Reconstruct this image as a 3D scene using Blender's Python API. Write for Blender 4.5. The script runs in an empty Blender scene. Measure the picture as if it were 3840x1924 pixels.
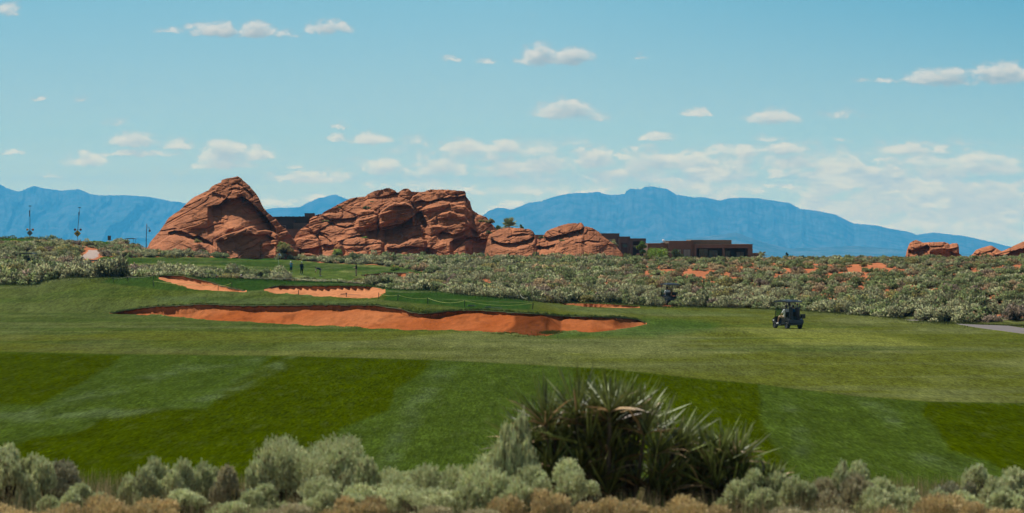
import bpy, bmesh, math, random
import numpy as np
from mathutils import Vector, Matrix
random.seed(7); RNG = np.random.default_rng(7)
F = 9600.0; CX = 1920.0; HY = 880.0; EZ = 6.5      # focal length, principal column, horizon row (photo pixels), eye height
SC = bpy.context.scene
COL = SC.collection
def P(px, py, Y): return Vector(((px-CX)/F*Y, Y, EZ-(py-HY)/F*Y))
# ---------------------------------------------------------------- objects
def tag(o, label=None, cat=None, group=None, kind=None):
    if label: o['label'] = label
    if cat: o['category'] = cat
    if group: o['group'] = group
    if kind: o['kind'] = kind
    return o
def empty(name, loc, rz=0, label=None, cat=None, group=None):
    o = bpy.data.objects.new(name, None); COL.objects.link(o); o.location = loc; o.rotation_euler = (0, 0, rz)
    o.empty_display_size = 0.2
    return tag(o, label, cat, group)
def mesh_np(name, V, Fc, mat=None, col=None, smooth=True, nrm=None):
    me = bpy.data.meshes.new(name); V = np.asarray(V, dtype=np.float32); Fc = np.asarray(Fc, dtype=np.int32)
    n, k = Fc.shape
    me.vertices.add(len(V)); me.vertices.foreach_set('co', V.ravel())
    me.loops.add(n*k); me.loops.foreach_set('vertex_index', Fc.ravel())
    me.polygons.add(n); me.polygons.foreach_set('loop_start', np.arange(0, n*k, k, dtype=np.int32))
    me.polygons.foreach_set('loop_total', np.full(n, k, dtype=np.int32))
    me.polygons.foreach_set('use_smooth', np.full(n, smooth, dtype=bool))
    if col is not None:
        c = np.ones((len(V), 4), dtype=np.float32); col = np.asarray(col)
        c[:, :col.shape[1]] = col
        a = me.color_attributes.new('tint', 'FLOAT_COLOR', 'POINT'); a.data.foreach_set('color', c.ravel())
    if nrm is not None:
        a = me.attributes.new('nrm', 'FLOAT_VECTOR', 'POINT'); a.data.foreach_set('vector', np.asarray(nrm, dtype=np.float32).ravel())
    me.update(calc_edges=True)
    if mat: me.materials.append(mat)
    return me
def link(name, me, parent=None, loc=None):
    o = bpy.data.objects.new(name, me); COL.objects.link(o)
    if parent: o.parent = parent
    if loc is not None: o.location = loc
    return o
# ---------------------------------------------------------------- materials
def nmat(name):
    m = bpy.data.materials.new(name); m.use_nodes = True; nt = m.node_tree; nt.nodes.clear()
    out = nt.nodes.new('ShaderNodeOutputMaterial'); b = nt.nodes.new('ShaderNodeBsdfPrincipled')
    nt.links.new(b.outputs[0], out.inputs[0]); return m, nt, b, out
class N:
    def __init__(s, nt): s.nt = nt
    def new(s, t, **k):
        n = s.nt.nodes.new(t)
        for a, v in k.items(): setattr(n, a, v)
        return n
    def put(s, sock, v):
        if hasattr(v, 'links') or isinstance(v, bpy.types.NodeSocket): s.nt.links.new(v, sock)
        else: sock.default_value = v
    def math(s, op, a, b=None, c=None, clamp=False):
        n = s.new('ShaderNodeMath', operation=op, use_clamp=clamp); s.put(n.inputs[0], a)
        if b is not None: s.put(n.inputs[1], b)
        if c is not None: s.put(n.inputs[2], c)
        return n.outputs[0]
    def noise(s, vec, scale, detail=4, rough=.55, dist=0.0):
        n = s.new('ShaderNodeTexNoise'); s.put(n.inputs['Vector'], vec); n.inputs['Scale'].default_value = scale
        n.inputs['Detail'].default_value = detail; n.inputs['Roughness'].default_value = rough; n.inputs['Distortion'].default_value = dist
        return n.outputs['Fac']
    def map(s, vec, scale=(1, 1, 1), loc=(0, 0, 0), rot=(0, 0, 0)):
        n = s.new('ShaderNodeMapping'); s.put(n.inputs[0], vec); n.inputs['Scale'].default_value = scale
        n.inputs['Location'].default_value = loc; n.inputs['Rotation'].default_value = rot; return n.outputs[0]
    def rng(s, v, a, b, c, d, smooth=False):
        n = s.new('ShaderNodeMapRange'); n.clamp = True
        if smooth: n.interpolation_type = 'SMOOTHSTEP'
        s.put(n.inputs[0], v)
        for i, q in enumerate((a, b, c, d)): s.put(n.inputs[i+1], q)
        return n.outputs[0]
    def mix(s, f, a, b, mode='MIX'):
        n = s.new('ShaderNodeMix', data_type='RGBA', blend_type=mode); s.put(n.inputs[0], f)
        s.put(n.inputs[6], a if not isinstance(a, tuple) else (*a, 1)); s.put(n.inputs[7], b if not isinstance(b, tuple) else (*b, 1)); return n.outputs[2]
    def scale(s, colr, f):
        n = s.new('ShaderNodeVectorMath', operation='SCALE'); s.put(n.inputs[0], colr); s.put(n.inputs['Scale'], f); return n.outputs[0]
    def bump(s, h, strength=.5, dist=.05):
        n = s.new('ShaderNodeBump'); n.inputs['Strength'].default_value = strength; n.inputs['Distance'].default_value = dist
        s.put(n.inputs['Height'], h); return n.outputs[0]
    def attr(s, name='tint'):
        return s.new('ShaderNodeAttribute', attribute_name=name).outputs['Color']
    def coord(s, k='Object'): return s.new('ShaderNodeTexCoord').outputs[k]
    def rand(s): return s.new('ShaderNodeObjectInfo').outputs['Random']
def plain(name, rgb, rough=.6, metal=0.0, var=.15, nscale=6.0, bump=0.0, spec=.5):
    """painted / cloth / metal surface with slight procedural wear"""
    m, nt, b, _ = nmat(name); n = N(nt); co = n.coord()
    f = n.rng(n.noise(co, nscale, 3), .3, .7, 1-var, 1+var)
    n.put(b.inputs['Base Color'], n.scale(n.new('ShaderNodeRGB').outputs[0], f))
    nt.nodes['RGB' if 'RGB' in nt.nodes else nt.nodes[-1].name].outputs[0].default_value = (*rgb, 1)
    b.inputs['Roughness'].default_value = rough; b.inputs['Metallic'].default_value = metal
    b.inputs['Specular IOR Level'].default_value = spec
    if bump: n.put(b.inputs['Normal'], n.bump(n.noise(co, nscale*4, 4), bump, .01))
    return m
def leafmat(name, rough=.75, trans=.12, vary=.25, spec=.2, gain=1.0, tuft=False):
    m, nt, b, _ = nmat(name); n = N(nt)
    f = n.rng(n.rand(), 0, 1, gain*(1-vary), gain*(1+vary))
    n.put(b.inputs['Base Color'], n.scale(n.attr(), f))
    b.inputs['Roughness'].default_value = rough; b.inputs['Specular IOR Level'].default_value = spec
    if tuft:      # tiny leaves stand for a bundle each: shade with the direction their bundle faces
        at = n.new('ShaderNodeAttribute', attribute_name='nrm'); vt = n.new('ShaderNodeVectorTransform', vector_type='NORMAL', convert_from='OBJECT', convert_to='WORLD')
        n.put(vt.inputs[0], at.outputs['Vector']); vn_ = n.new('ShaderNodeVectorMath', operation='NORMALIZE'); n.put(vn_.inputs[0], vt.outputs[0]); n.put(b.inputs['Normal'], vn_.outputs[0])
    tr = n.new('ShaderNodeBsdfTranslucent'); n.put(tr.inputs[0], n.scale(n.attr(), f)); ms = n.new('ShaderNodeMixShader'); ms.inputs[0].default_value = trans*1.3
    nt.links.new(b.outputs[0], ms.inputs[1]); nt.links.new(tr.outputs[0], ms.inputs[2]); nt.links.new(ms.outputs[0], _.inputs[0])
    return m
# ---------------------------------------------------------------- numpy noise
def _h(ix, iy, seed):
    h = (ix.astype(np.int64)*374761393 + iy.astype(np.int64)*668265263 + seed*1442695041) & 0xffffffff
    h = ((h ^ (h >> 13))*1274126177) & 0xffffffff
    h = ((h ^ (h >> 16))*2246822519) & 0xffffffff
    return ((h ^ (h >> 15)) & 0xffffff)/float(0xffffff)
def vn(x, y, seed=0):
    x = np.asarray(x, float); y = np.asarray(y, float); ix = np.floor(x); iy = np.floor(y); fx = x-ix; fy = y-iy
    ux = fx*fx*fx*(fx*(fx*6-15)+10); uy = fy*fy*fy*(fy*(fy*6-15)+10)
    a = _h(ix, iy, seed); b = _h(ix+1, iy, seed); c = _h(ix, iy+1, seed); d = _h(ix+1, iy+1, seed)
    return (a*(1-ux)+b*ux)*(1-uy)+(c*(1-ux)+d*ux)*uy
def fbm(x, y, seed=0, o=5, g=.5):
    s = 0; a = 1; t = 0
    for i in range(o):
        s = s+a*vn(x*2**i+17.3*i, y*2**i-9.1*i, seed+i*31); t += a; a *= g
    return s/t*2-1
def ridged(x, y, seed=0, o=4, g=.5):
    s = 0; a = 1; t = 0
    for i in range(o):
        s = s+a*(1-np.abs(2*vn(x*2**i+5.7*i, y*2**i+3.3*i, seed+i*17)-1)); t += a; a *= g
    return s/t
def voro(x, y, seed=0):
    """returns F1, F2-F1, cell value"""
    ix = np.floor(x); iy = np.floor(y); f1 = np.full(x.shape, 9.); f2 = np.full(x.shape, 9.); cv = np.zeros(x.shape)
    for dx in (-1, 0, 1):
        for dy in (-1, 0, 1):
            jx = ix+dx; jy = iy+dy
            qx = jx+_h(jx, jy, seed); qy = jy+_h(jx, jy, seed+1); d = np.hypot(qx-x, qy-y); v = _h(jx, jy, seed+2)
            n1 = d < f1
            f2 = np.where(n1, f1, np.minimum(f2, d)); cv = np.where(n1, v, cv); f1 = np.where(n1, d, f1)
    return f1, f2-f1, cv
def sstep(a, b, x):
    t = np.clip((x-a)/(b-a), 0, 1); return t*t*(3-2*t)
def inter(pts, x):
    p = np.array(pts, float); return np.interp(x, p[:, 0], p[:, 1])
def sdpoly(poly, x, y, sx=1.0, sy=1.0):
    """signed distance (negative inside) to a polygon, axes scaled"""
    p = np.array(poly, float)*[sx, sy]; x = x*sx; y = y*sy
    d = np.full(x.shape, 1e18); ins = np.zeros(x.shape, bool); n = len(p)
    for i in range(n):
        a = p[i]; b = p[(i+1) % n]; e = b-a; wx = x-a[0]; wy = y-a[1]
        t = np.clip((wx*e[0]+wy*e[1])/(e@e+1e-12), 0, 1)
        d = np.minimum(d, (wx-e[0]*t)**2+(wy-e[1]*t)**2)
        if a[1] != b[1]:
            c = ((a[1] > y) != (b[1] > y)) & (x < (b[0]-a[0])*(y-a[1])/(b[1]-a[1])+a[0]); ins ^= c
    d = np.sqrt(d); return np.where(ins, -d, d)
def sdline(pts, x, y, sy=1.0):
    d = np.full(x.shape, 1e18)
    for a, b in zip(pts[:-1], pts[1:]):
        ax, ay = a[0], a[1]*sy; ex, ey = b[0]-ax, b[1]*sy-ay
        t = np.clip(((x-ax)*ex+(y*sy-ay)*ey)/(ex*ex+ey*ey+1e-9), 0, 1)
        d = np.minimum(d, (x-ax-ex*t)**2+(y*sy-ay-ey*t)**2)
    return np.sqrt(d)
# ================================================================= camera
cam = bpy.data.cameras.new('camera'); camo = bpy.data.objects.new('camera', cam); COL.objects.link(camo); SC.camera = camo
camo.location = (0, 0, EZ); camo.rotation_euler = (math.radians(90), 0, 0)
cam.sensor_width = 36; cam.lens = F/3840*36; cam.shift_y = -(962-HY)/3840; cam.clip_start = .5; cam.clip_end = 90000
cam.dof.use_dof = True; cam.dof.focus_distance = 260; cam.dof.aperture_fstop = 2.8
# ================================================================= sun and sky
SUN_EL = math.radians(60); SUN_AZ = math.radians(-50)      # azimuth measured from +Y (view direction) towards +X
sv = Vector((math.sin(SUN_AZ)*math.cos(SUN_EL), math.cos(SUN_AZ)*math.cos(SUN_EL), math.sin(SUN_EL)))
sl = bpy.data.lights.new('sun', 'SUN'); sl.energy = 4.6; sl.angle = math.radians(.5); sl.color = (1, .955, .88)
so = bpy.data.objects.new('sun', sl); COL.objects.link(so); so.rotation_euler = sv.to_track_quat('Z', 'Y').to_euler(); so.location = (0, 0, 60)
W = bpy.data.worlds.new('World'); SC.world = W; W.use_nodes = True; nt = W.node_tree; nt.nodes.clear(); n = N(nt)
wo = nt.nodes.new('ShaderNodeOutputWorld'); bg = nt.nodes.new('ShaderNodeBackground'); nt.links.new(bg.outputs[0], wo.inputs[0])
sky = nt.nodes.new('ShaderNodeTexSky'); sky.sky_type = 'NISHITA'; sky.sun_disc = False; sky.sun_elevation = SUN_EL; sky.sun_rotation = SUN_AZ
sky.altitude = 900; sky.air_density = 1.0; sky.dust_density = .3; sky.ozone_density = 2.0
bg.inputs['Strength'].default_value = .066
g = n.coord('Generated'); sp = n.new('ShaderNodeSeparateXYZ'); n.put(sp.inputs[0], g)
yy = n.math('MAXIMUM', sp.outputs[1], .05)
U = n.math('MULTIPLY_ADD', n.math('DIVIDE', sp.outputs[0], yy), 96.0, 19.2)      # the direction as tangent-plane coordinates
Vv = n.math('MULTIPLY_ADD', n.math('DIVIDE', sp.outputs[2], yy), -96.0, 8.8)
cb = n.new('ShaderNodeCombineXYZ'); n.put(cb.inputs[0], U); n.put(cb.inputs[1], Vv); UV = cb.outputs[0]
front = n.rng(sp.outputs[1], 0, .2, 0, 1)
# thin veil low over the horizon at the right
veil = n.math('MULTIPLY', n.rng(Vv, 4.6, 7.6, 0, 1, True), n.rng(U, 8, 26, .05, 1, True))
veil = n.math('MULTIPLY', veil, n.rng(n.noise(n.map(UV, (.5, 1.6, 1)), 1.1, 5), .38, .66, .0, .72))
veil = n.math('MULTIPLY', veil, front)
# Nishita sky; near the horizon a touch of the photograph's cyan air
el = n.math('DIVIDE', sp.outputs[2], yy)
tint = n.mix(n.rng(el, 0.0, .075, 0, 1, False), (2.5, 1.7, 1.08), (.60, .72, .74))
tint = n.mix(n.rng(el, .11, .35, 0, 1), tint, (1.0, .90, .72))
skc = n.mix(1.0, sky.outputs[0], tint, 'MULTIPLY')
c1 = n.mix(veil, skc, (9.6, 8.6, 5.6))
n.put(bg.inputs[0], c1)
SC.view_settings.view_transform = 'Standard'; SC.view_settings.look = 'None'; SC.view_settings.exposure = 0.55; SC.view_settings.gamma = 1
SC.cycles.max_bounces = 5; SC.cycles.diffuse_bounces = 2; SC.cycles.glossy_bounces = 2; SC.cycles.volume_bounces = 1
SC.cycles.transparent_max_bounces = 8; SC.cycles.transmission_bounces = 3
SC.cycles.use_denoising = True
try: SC.cycles.denoiser = 'OPENIMAGEDENOISE'
except Exception: pass
# ================================================================= haze
m = bpy.data.materials.new('haze_air'); m.use_nodes = True; nt = m.node_tree; nt.nodes.clear()
o_ = nt.nodes.new('ShaderNodeOutputMaterial'); v_ = nt.nodes.new('ShaderNodeVolumePrincipled'); nt.links.new(v_.outputs[0], o_.inputs['Volume'])
v_.inputs['Color'].default_value = HAZE_COL = (.09, .53, .94, 1); v_.inputs['Density'].default_value = 6e-5; v_.inputs['Anisotropy'].default_value = 0
def boxmesh(name, x0, x1, y0, y1, z0, z1, mat):
    V = [(x, y, z) for x in (x0, x1) for y in (y0, y1) for z in (z0, z1)]
    return mesh_np(name, V, [(0, 1, 3, 2), (4, 6, 7, 5), (0, 4, 5, 1), (2, 3, 7, 6), (0, 2, 6, 4), (1, 5, 7, 3)], mat, smooth=False)
tag(link('haze', boxmesh('haze', -17500, 17500, -60, 26500, -275, 600, m)), kind='stuff')

# ================================================================= sky and clouds: far glowing dome, cloud light and shade painted into its colour
CL = [ # centre x, y, half width, half height, density (units of 100 px)
(8.1,1.13,1.0,.36,1.15),(9.5,1.18,.7,.36,1.2),(12.2,1.07,.85,.3,1),(6.4,1.13,.7,.14,.6),(10.7,1.3,.6,.2,.5),(20.3,2.1,.8,.5,1.05),(21.4,2.2,.9,.36,1.1),
(35.4,2.9,1.5,.4,1.1),(37.5,2.8,1.3,.5,1.2),(33.0,3.0,1.1,.13,.5),(21.2,4.15,1.1,.42,1.1),(22.2,4.4,.7,.22,.7),(28.9,4.4,.95,.36,.95),
(26.2,4.2,.5,.24,.7),(31.5,4.3,1.0,.26,.5),(28.8,5.2,.5,.14,.5),(31.6,5.3,.6,.1,.45),(16.9,2.2,.45,.16,.55),(18.2,2.28,.35,.2,.6),(24.1,2.1,.3,.16,.55),
(3.1,3.72,.35,.18,.55),(1.5,3.68,.4,.1,.4),(.35,.35,.5,.4,.6),(4.3,4.58,.5,.2,.6),(12.8,4.75,.38,.2,.8),(12.7,5.22,.4,.22,.85),(13.9,5.2,.75,.32,.9),
(15.6,5.3,.7,.3,.6),(5.0,5.25,1.0,.33,1.05),(6.6,5.4,.6,.26,.8),(3.2,6.0,.85,.33,.95),(.4,5.72,.55,.14,.8),(5.2,5.75,1.3,.16,.8),(8.4,5.75,.9,.5,1.1),
(9.7,5.8,.6,.36,1),(8.5,6.2,1.2,.2,.95),(11.6,6.65,1.4,.26,1),(11.1,6.25,.7,.12,.5),(12.6,6.6,.5,.2,.7),(14.4,6.25,.7,.38,.9),(16.6,6.3,.8,.45,1.05),(17.4,5.5,1.0,.32,.9),
(18.8,5.55,.7,.33,1),(19.0,6.2,.6,.42,1),(20.3,6.2,1.2,.4,1.1),(22.1,5.95,.8,.45,1.15),(24.5,6.1,1.1,.36,1.1),(24.6,5.15,.8,.22,.8),(26.8,6.5,1.3,.42,1),
(29.5,5.6,1.1,.2,.9),(29.8,6.1,1.4,.36,.95),(27.9,5.7,.8,.3,.85),(34.3,5.6,1.3,.32,.8),(37.0,6.2,1.4,.5,.95),(35.2,6.4,.9,.55,.9),(31.5,6.8,2.0,.35,.8),
(33.5,7.4,1.8,.35,.85),(37.5,7.3,1.6,.5,.75),(32.0,8.1,1.6,.3,.75),(34.6,8.3,1.2,.28,.9),(36.5,8.4,1.4,.3,.6),(10.5,7.6,1.0,.22,.7),(11.9,7.45,.6,.2,.8),
(20.5,7.1,2.4,.3,.6),(19.3,7.7,1.0,.2,.6),(1.8,6.62,.6,.12,.5),(26.5,7.1,3.0,.35,.6),(22.0,6.6,3.0,.4,.6),(29.0,5.9,5.0,.6,.38),(15.5,6.9,1.6,.22,.4)]

gx = np.arange(-700, 4550, 3.2); gy = np.arange(-420, 1000, 3.2); GX, GY = np.meshgrid(gx, gy); gu = GX/100; gv = GY/100
wx = .26*fbm(gu*1.3, gv*2.2, 401, 5, .55)+.10*fbm(gu*5, gv*8, 402, 3); wy = .12*fbm(gu*1.5+7, gv*2.4, 403, 5, .55)+.06*fbm(gu*6, gv*9, 404, 3)
nzc = fbm(gu*1.9, gv*3.4, 405, 6, .58)
dn = np.zeros(GX.shape)
for (cx, cy, rx, ry, d) in CL:
    X_ = (gu+wx-cx)/(rx*1.22); Y_ = (gv+wy-cy-.30*ry)/(ry*1.5); Y_ = np.where(Y_ > 0, Y_*3.2, Y_)       # flatter underneath
    r = np.sqrt(X_**2+Y_**2); dn = np.maximum(dn, d*(1.12-r)) if d >= .7 else np.maximum(dn, .45*(1.1-r))
low = np.clip((gv-4.9)/1.6, 0, 1)*np.clip((gu-9)/13, .10, 1)*np.clip((9.6-gv)/1.5, 0, 1)
bn = fbm(gu*.75, gv*2.3, 410, 5, .55); bn2 = fbm(gu*.8+40, gv*2.6, 411, 5, .55)
bank = low*np.clip(.58+2.1*bn, 0, 1)*.9
thick = np.clip(np.maximum(dn, bank)+.62*nzc*np.clip(np.maximum(dn, bank)*2.5, .25, 1)-.06, 0, 2)
tau = np.zeros_like(thick)
for k_ in range(1, 9):                                                    # light comes down from the upper left
    tau += np.roll(np.roll(thick, 2*k_, 0), k_, 1)*.30
lit = np.clip(1.45*np.exp(-tau*1.05)-.12+.5*nzc, 0, 1)*np.clip(thick*2.6, .1, 1)
# patches of brighter billows inside the bank
lit = np.maximum(lit, np.clip(bn2*2.4+.1, 0, 1)*np.clip(bank*1.8, 0, 1)*.8)
cov = 1-np.exp(-3.6*np.clip(thick-.01, 0, 3)**1.2)
cov = cov*.95
HR = [10, 100, 200, 300, 400, 450, 500, 550, 600, 650, 700, 870]                # what the haze adds and lets through at each height
HH = [[.0103,.0922,.1657],[.0120,.1002,.1773],[.0133,.1111,.1961],[.0151,.1257,.2220],[.0169,.1419,.2507],[.0181,.1530,.2697],[.0195,.1643,.2890],[.0213,.1805,.3158],[.0233,.1968,.3439],[.0251,.2123,.3741],[.0259,.2191,.3850],[.0259,.2175,.3778]]
TT = [.673,.644,.604,.552,.491,.450,.411,.354,.290,.230,.202,.202]
lin = lambda c: (np.asarray(c, float)/255)**2.2
def grad(rows): r = np.array(rows, float); return np.stack([np.interp(GY, r[:, 0], lin(r[:, i])) for i in (1, 2, 3)], -1)
skyt = grad([(-400,112,176,205),(0,131,189,213),(400,157,200,214),(500,160,203,214),(695,171,205,213),(900,176,207,213)])
skyt *= 1-(np.clip((GX-1900)/2000, 0, 1)*np.clip((620-GY)/620, 0, 1))[..., None]*np.array([.38, .17, .09])
bright = grad([(0,214,216,214),(400,214,217,214),(600,217,221,215),(900,210,218,214)]); shade = grad([(0,152,174,190),(300,152,180,196),(500,162,189,204),(700,178,200,211),(900,184,205,213)])
fin = skyt*(1-cov[..., None])+(shade*(1-lit[..., None])+bright*lit[..., None])*cov[..., None]
Hh = np.stack([np.interp(GY, HR, [h[i]*(1.29, .95, .99)[i] for h in HH]) for i in range(3)], -1); Tt = np.interp(GY, HR, TT)[..., None]
cc_ = np.clip((fin/1.464-Hh)/Tt, .01, 2.5)
cov = np.clip((GX+700)/260, 0, 1)*np.clip((4550-GX)/260, 0, 1)*np.clip((GY+420)/250, 0, 1)
RD = 30000.0; dd = np.stack([(GX-CX)/F, np.ones(GX.shape), -(GY-HY)/F], -1); dd /= np.linalg.norm(dd, axis=-1)[..., None]
Vc = dd*RD+[0, 0, EZ]; ii = np.arange(GX.size).reshape(GX.shape); Qc = np.stack([ii[:-1, :-1], ii[:-1, 1:], ii[1:, 1:], ii[1:, :-1]], -1).reshape(-1, 4)
keepq = (cov.ravel()[Qc].max(1) > .012); Qc = Qc[keepq]; uq, inv = np.unique(Qc.ravel(), return_inverse=True)
m = bpy.data.materials.new('painted_sky_glow'); m.use_nodes = True; nt = m.node_tree; nt.nodes.clear(); n = N(nt)
at = n.new('ShaderNodeAttribute', attribute_name='tint'); em = n.new('ShaderNodeEmission'); n.put(em.inputs[0], at.outputs['Color']); tb = n.new('ShaderNodeBsdfTransparent'); ms = n.new('ShaderNodeMixShader')
n.put(ms.inputs[0], at.outputs['Alpha']); nt.links.new(tb.outputs[0], ms.inputs[1]); nt.links.new(em.outputs[0], ms.inputs[2]); mo = n.new('ShaderNodeOutputMaterial'); nt.links.new(ms.outputs[0], mo.inputs[0])
tag(link('sky', mesh_np('sky', Vc.reshape(-1, 3)[uq], inv.reshape(-1, 4), m, np.concatenate([cc_, cov[..., None]], -1).reshape(-1, 4)[uq])), kind='structure')
# ================================================================= terrain profile
BOT = [(-3000,1177),(0,1177),(408,1177),(492,1178.6),(631,1186),(743,1197.6),(911,1206),(1100,1217),(1300,1228),(1500,1238),(1694,1239),(1842,1246),(1919,1255),(1966,1261),(2043,1262),(2075,1252),(2106,1243),(2218,1246),(2307,1237),(2373,1226),(2422,1216),(2600,1235),(3400,1270),(3840,1300),(6900,1400)]
TOP = [(-3000,1172),(0,1172),(408,1175.5),(464,1165),(559,1151),(645,1147),(729,1142),(799,1142),(911,1147),(1023,1146),(1100,1144.5),(1200,1144),(1328,1144),(1417,1145),(1455,1152),(1500,1155),(1518,1163),(1535,1169),(1570,1175),(1612,1175),(1663,1168),(1733,1163),(1811,1163.6),(1888,1169.5),(2005,1176),(2082,1183),(2199,1187.7),(2315,1190),(2393,1196.6),(2410,1203),(2422,1214),(2600,1230),(3400,1265),(3840,1295),(6900,1395)]
COEF = [(-3000,.5),(380,.5),(470,.2),(600,.13),(2300,.13),(2420,.3),(2500,.53),(6900,.4)]
CRP = [(-3000,1067),(0,1067),(145,1066),(168,1052),(261,1041),(410,1040),(500,1039),(560,1034),(617,1030),(660,1030),(715,1034),(760,1041),(869,1043),(980,1046),(1100,1051),(1278,1057),(1379,1066),(1442,1077),(1500,1084),(1600,1088),(1655,1092),(1706,1101),(1849,1116),(1946,1122),(2005,1129),(2082,1134),(2276,1138),(2393,1146),(2500,1151),(2720,1155),(2840,1157),(3015,1165),(3228,1180),(3345,1192),(3422,1202),(3577,1213),(3700,1217),(3840,1222),(4300,1260),(6900,1400)]
CRY = [(-3000,247),(0,247),(168,245),(410,242),(600,242),(950,236),(1280,229),(1450,222),(1600,218),(1850,214),(2000,214),(2100,236),(2500,232),(2840,225),(3228,208),(3422,194),(3577,187),(3840,180),(4300,160),(6900,118)]
BY = [255, 290, 320, 350, 380, 400, 430, 450, 480, 560]
BACK = {-3000:[1.6,2.4,3.0,3.6,4.4,4.8,5.6,5.6,4,0], 0:[1.6,2.4,3.0,3.6,4.4,4.8,5.6,5.6,4,0], 250:[1.2,1.5,2.0,2.7,3.6,4.2,5.3,5.5,4,0],
 400:[1.2,1.2,1.2,1.7,2.5,3.2,4.9,5.35,4,0], 560:[1.1,1.7,1.6,1.15,1.8,2.6,3.6,4.0,3,0], 900:[.5,1.35,1.1,.85,1.6,2.4,2.8,2.8,2,0],
 1200:[.6,.9,.75,.62,1.2,2.0,2.5,2.4,2,0], 1450:[.5,.4,.4,.8,1.5,2.0,2.3,2.3,2,0], 1800:[.6,1.1,1.4,1.6,1.9,2.1,2.2,2.0,1.5,-1],
 2200:[.7,1.45,1.95,2.1,2.1,2.1,2.2,2,1.5,-1], 2500:[.95,2.45,2.6,2.5,2.3,2.2,2.2,2,1,-1], 3000:[1.55,3.0,3.1,2.8,2.4,2.5,2,1.5,0,-4],
 3840:[2.1,3.0,3.1,2.9,2.8,2.5,2,1.5,0,-4], 6900:[2.3,3.3,3.4,3.2,2.8,2.5,2,1.5,0,-4]}
bk = np.array(sorted(BACK)); bv = np.array([BACK[k] for k in bk], float)
px_c = np.concatenate([np.linspace(-3000, -400, 60), np.linspace(-370, -80, 20), np.arange(-60, 3905, 5.0), np.linspace(3930, 4300, 24), np.linspace(4350, 6900, 60)])
ys = [4.0]
while ys[-1] < 26000:
    y = ys[-1]
    if y < 60: d = max(.25, y*.012)
    elif y < 158: d = y*y/62400*2.4
    elif y < 246: d = .3
    elif y < 460: d = .85
    elif y < 700: d = 6
    else: d = y*.07
    ys.append(y+d)
Yr = np.array(ys)
nc = len(px_c); nr = len(Yr)
def build_profile(px):
    bot = inter(BOT, px); top = inter(TOP, px); Yn = 6.5*F/(bot-HY); Yf = Yn+(bot-top)*inter(COEF, px)
    zl = EZ-(top-HY)/F*Yf; Yc = float(inter(CRY, px)); zc = EZ-(float(inter(CRP, px))-HY)/F*Yc
    b = [float(np.interp(px, bk, bv[:, i])) for i in range(len(BY))]
    K = [(0, 4.9), (20, 3.75), (27, 3.28), (35, 2.95), (46, 1.2), (58, 0), (Yn-.5, 0), (Yf, zl), (Yc, zc)]
    dip = sstep(380, 560, px)*(1-sstep(1900, 2150, px))
    K.append((Yc+1.6, zc-.05-.25*dip))
    for yb, zb in zip(BY, b):
        if yb > Yc+6: K.append((yb, zb))
    K += [(700, -12), (1200, -60), (2500, -128), (7000, -262), (30000, -268)]
    K = np.array(K, float); K = K[np.argsort(K[:, 0])]
    Yd = np.concatenate([np.arange(4, 700, .5), np.geomspace(701, 30000, 70)])
    zd = np.interp(Yd, K[:, 0], K[:, 1])
    w = np.array([1, 2, 3, 2, 1.])/9; zs = zd.copy(); zs[4:1380] = np.convolve(zd, w, 'same')[4:1380]
    # wider smoothing behind the crest and on the near bank
    w2 = np.hanning(19); w2 /= w2.sum(); z2 = np.convolve(zs, w2, 'same')
    f = sstep(Yc+3, Yc+14, Yd)*(Yd < 650)+(1-sstep(60, 70, Yd))*(Yd > 12)
    zs = zs*(1-f)+z2*f
    return Yd, zs
cols = [build_profile(p) for p in px_c]
Zb = np.stack([np.interp(Yr, c[0], c[1]) for c in cols], 1)            # rows x columns
PX, YY = np.meshgrid(px_c, Yr); XX = (PX-CX)/F*YY
# gentle natural unevenness
und = .05*fbm(XX/7, YY/11, 3, 3)+.035*fbm(XX/2.2, YY/4, 5, 2)
wild = sstep(0, 8, YY-np.array([inter(CRY, p) for p in px_c])[None, :])
amp = np.where(YY < 60, 1.5, np.where(YY < 700, 1.0+wild*3.5, 60)); amp = np.where(YY > 2500, 200, amp)
Z0 = Zb+und*amp
Z0 = Z0+.13*np.exp(-((PX-2905)/110)**2-((YY-173)/2.4)**2)+.10*np.exp(-((PX-2720)/160)**2-((YY-168)/4)**2)
Z0 = np.minimum(Z0, np.where(YY > 9000, -250., 1e9))
def crop(px, Y): return float(np.interp(Y, Yr, Z0[:, int(np.argmin(abs(px_c-px)))]))
PY0 = HY+(EZ-Z0)*F/YY
def first_row(target, lo, hi, minrow=0):
    """first row (distance) at which the ground has climbed to the given picture row, per column"""
    out = np.zeros(nc)
    r0 = int(np.searchsorted(Yr, lo)); r1 = int(np.searchsorted(Yr, hi))
    for j in range(nc):
        v = PY0[r0:r1, j] <= target[j]
        out[j] = Yr[r0+int(np.argmax(v))] if v.any() else Yr[r0+int(np.argmin(PY0[r0:r1, j]))]
    return out
Z = Z0.copy(); ZONE = np.zeros(Z.shape, np.int8)     # 0 soil, 1 grass, 2.. bunkers, 9 path
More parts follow.
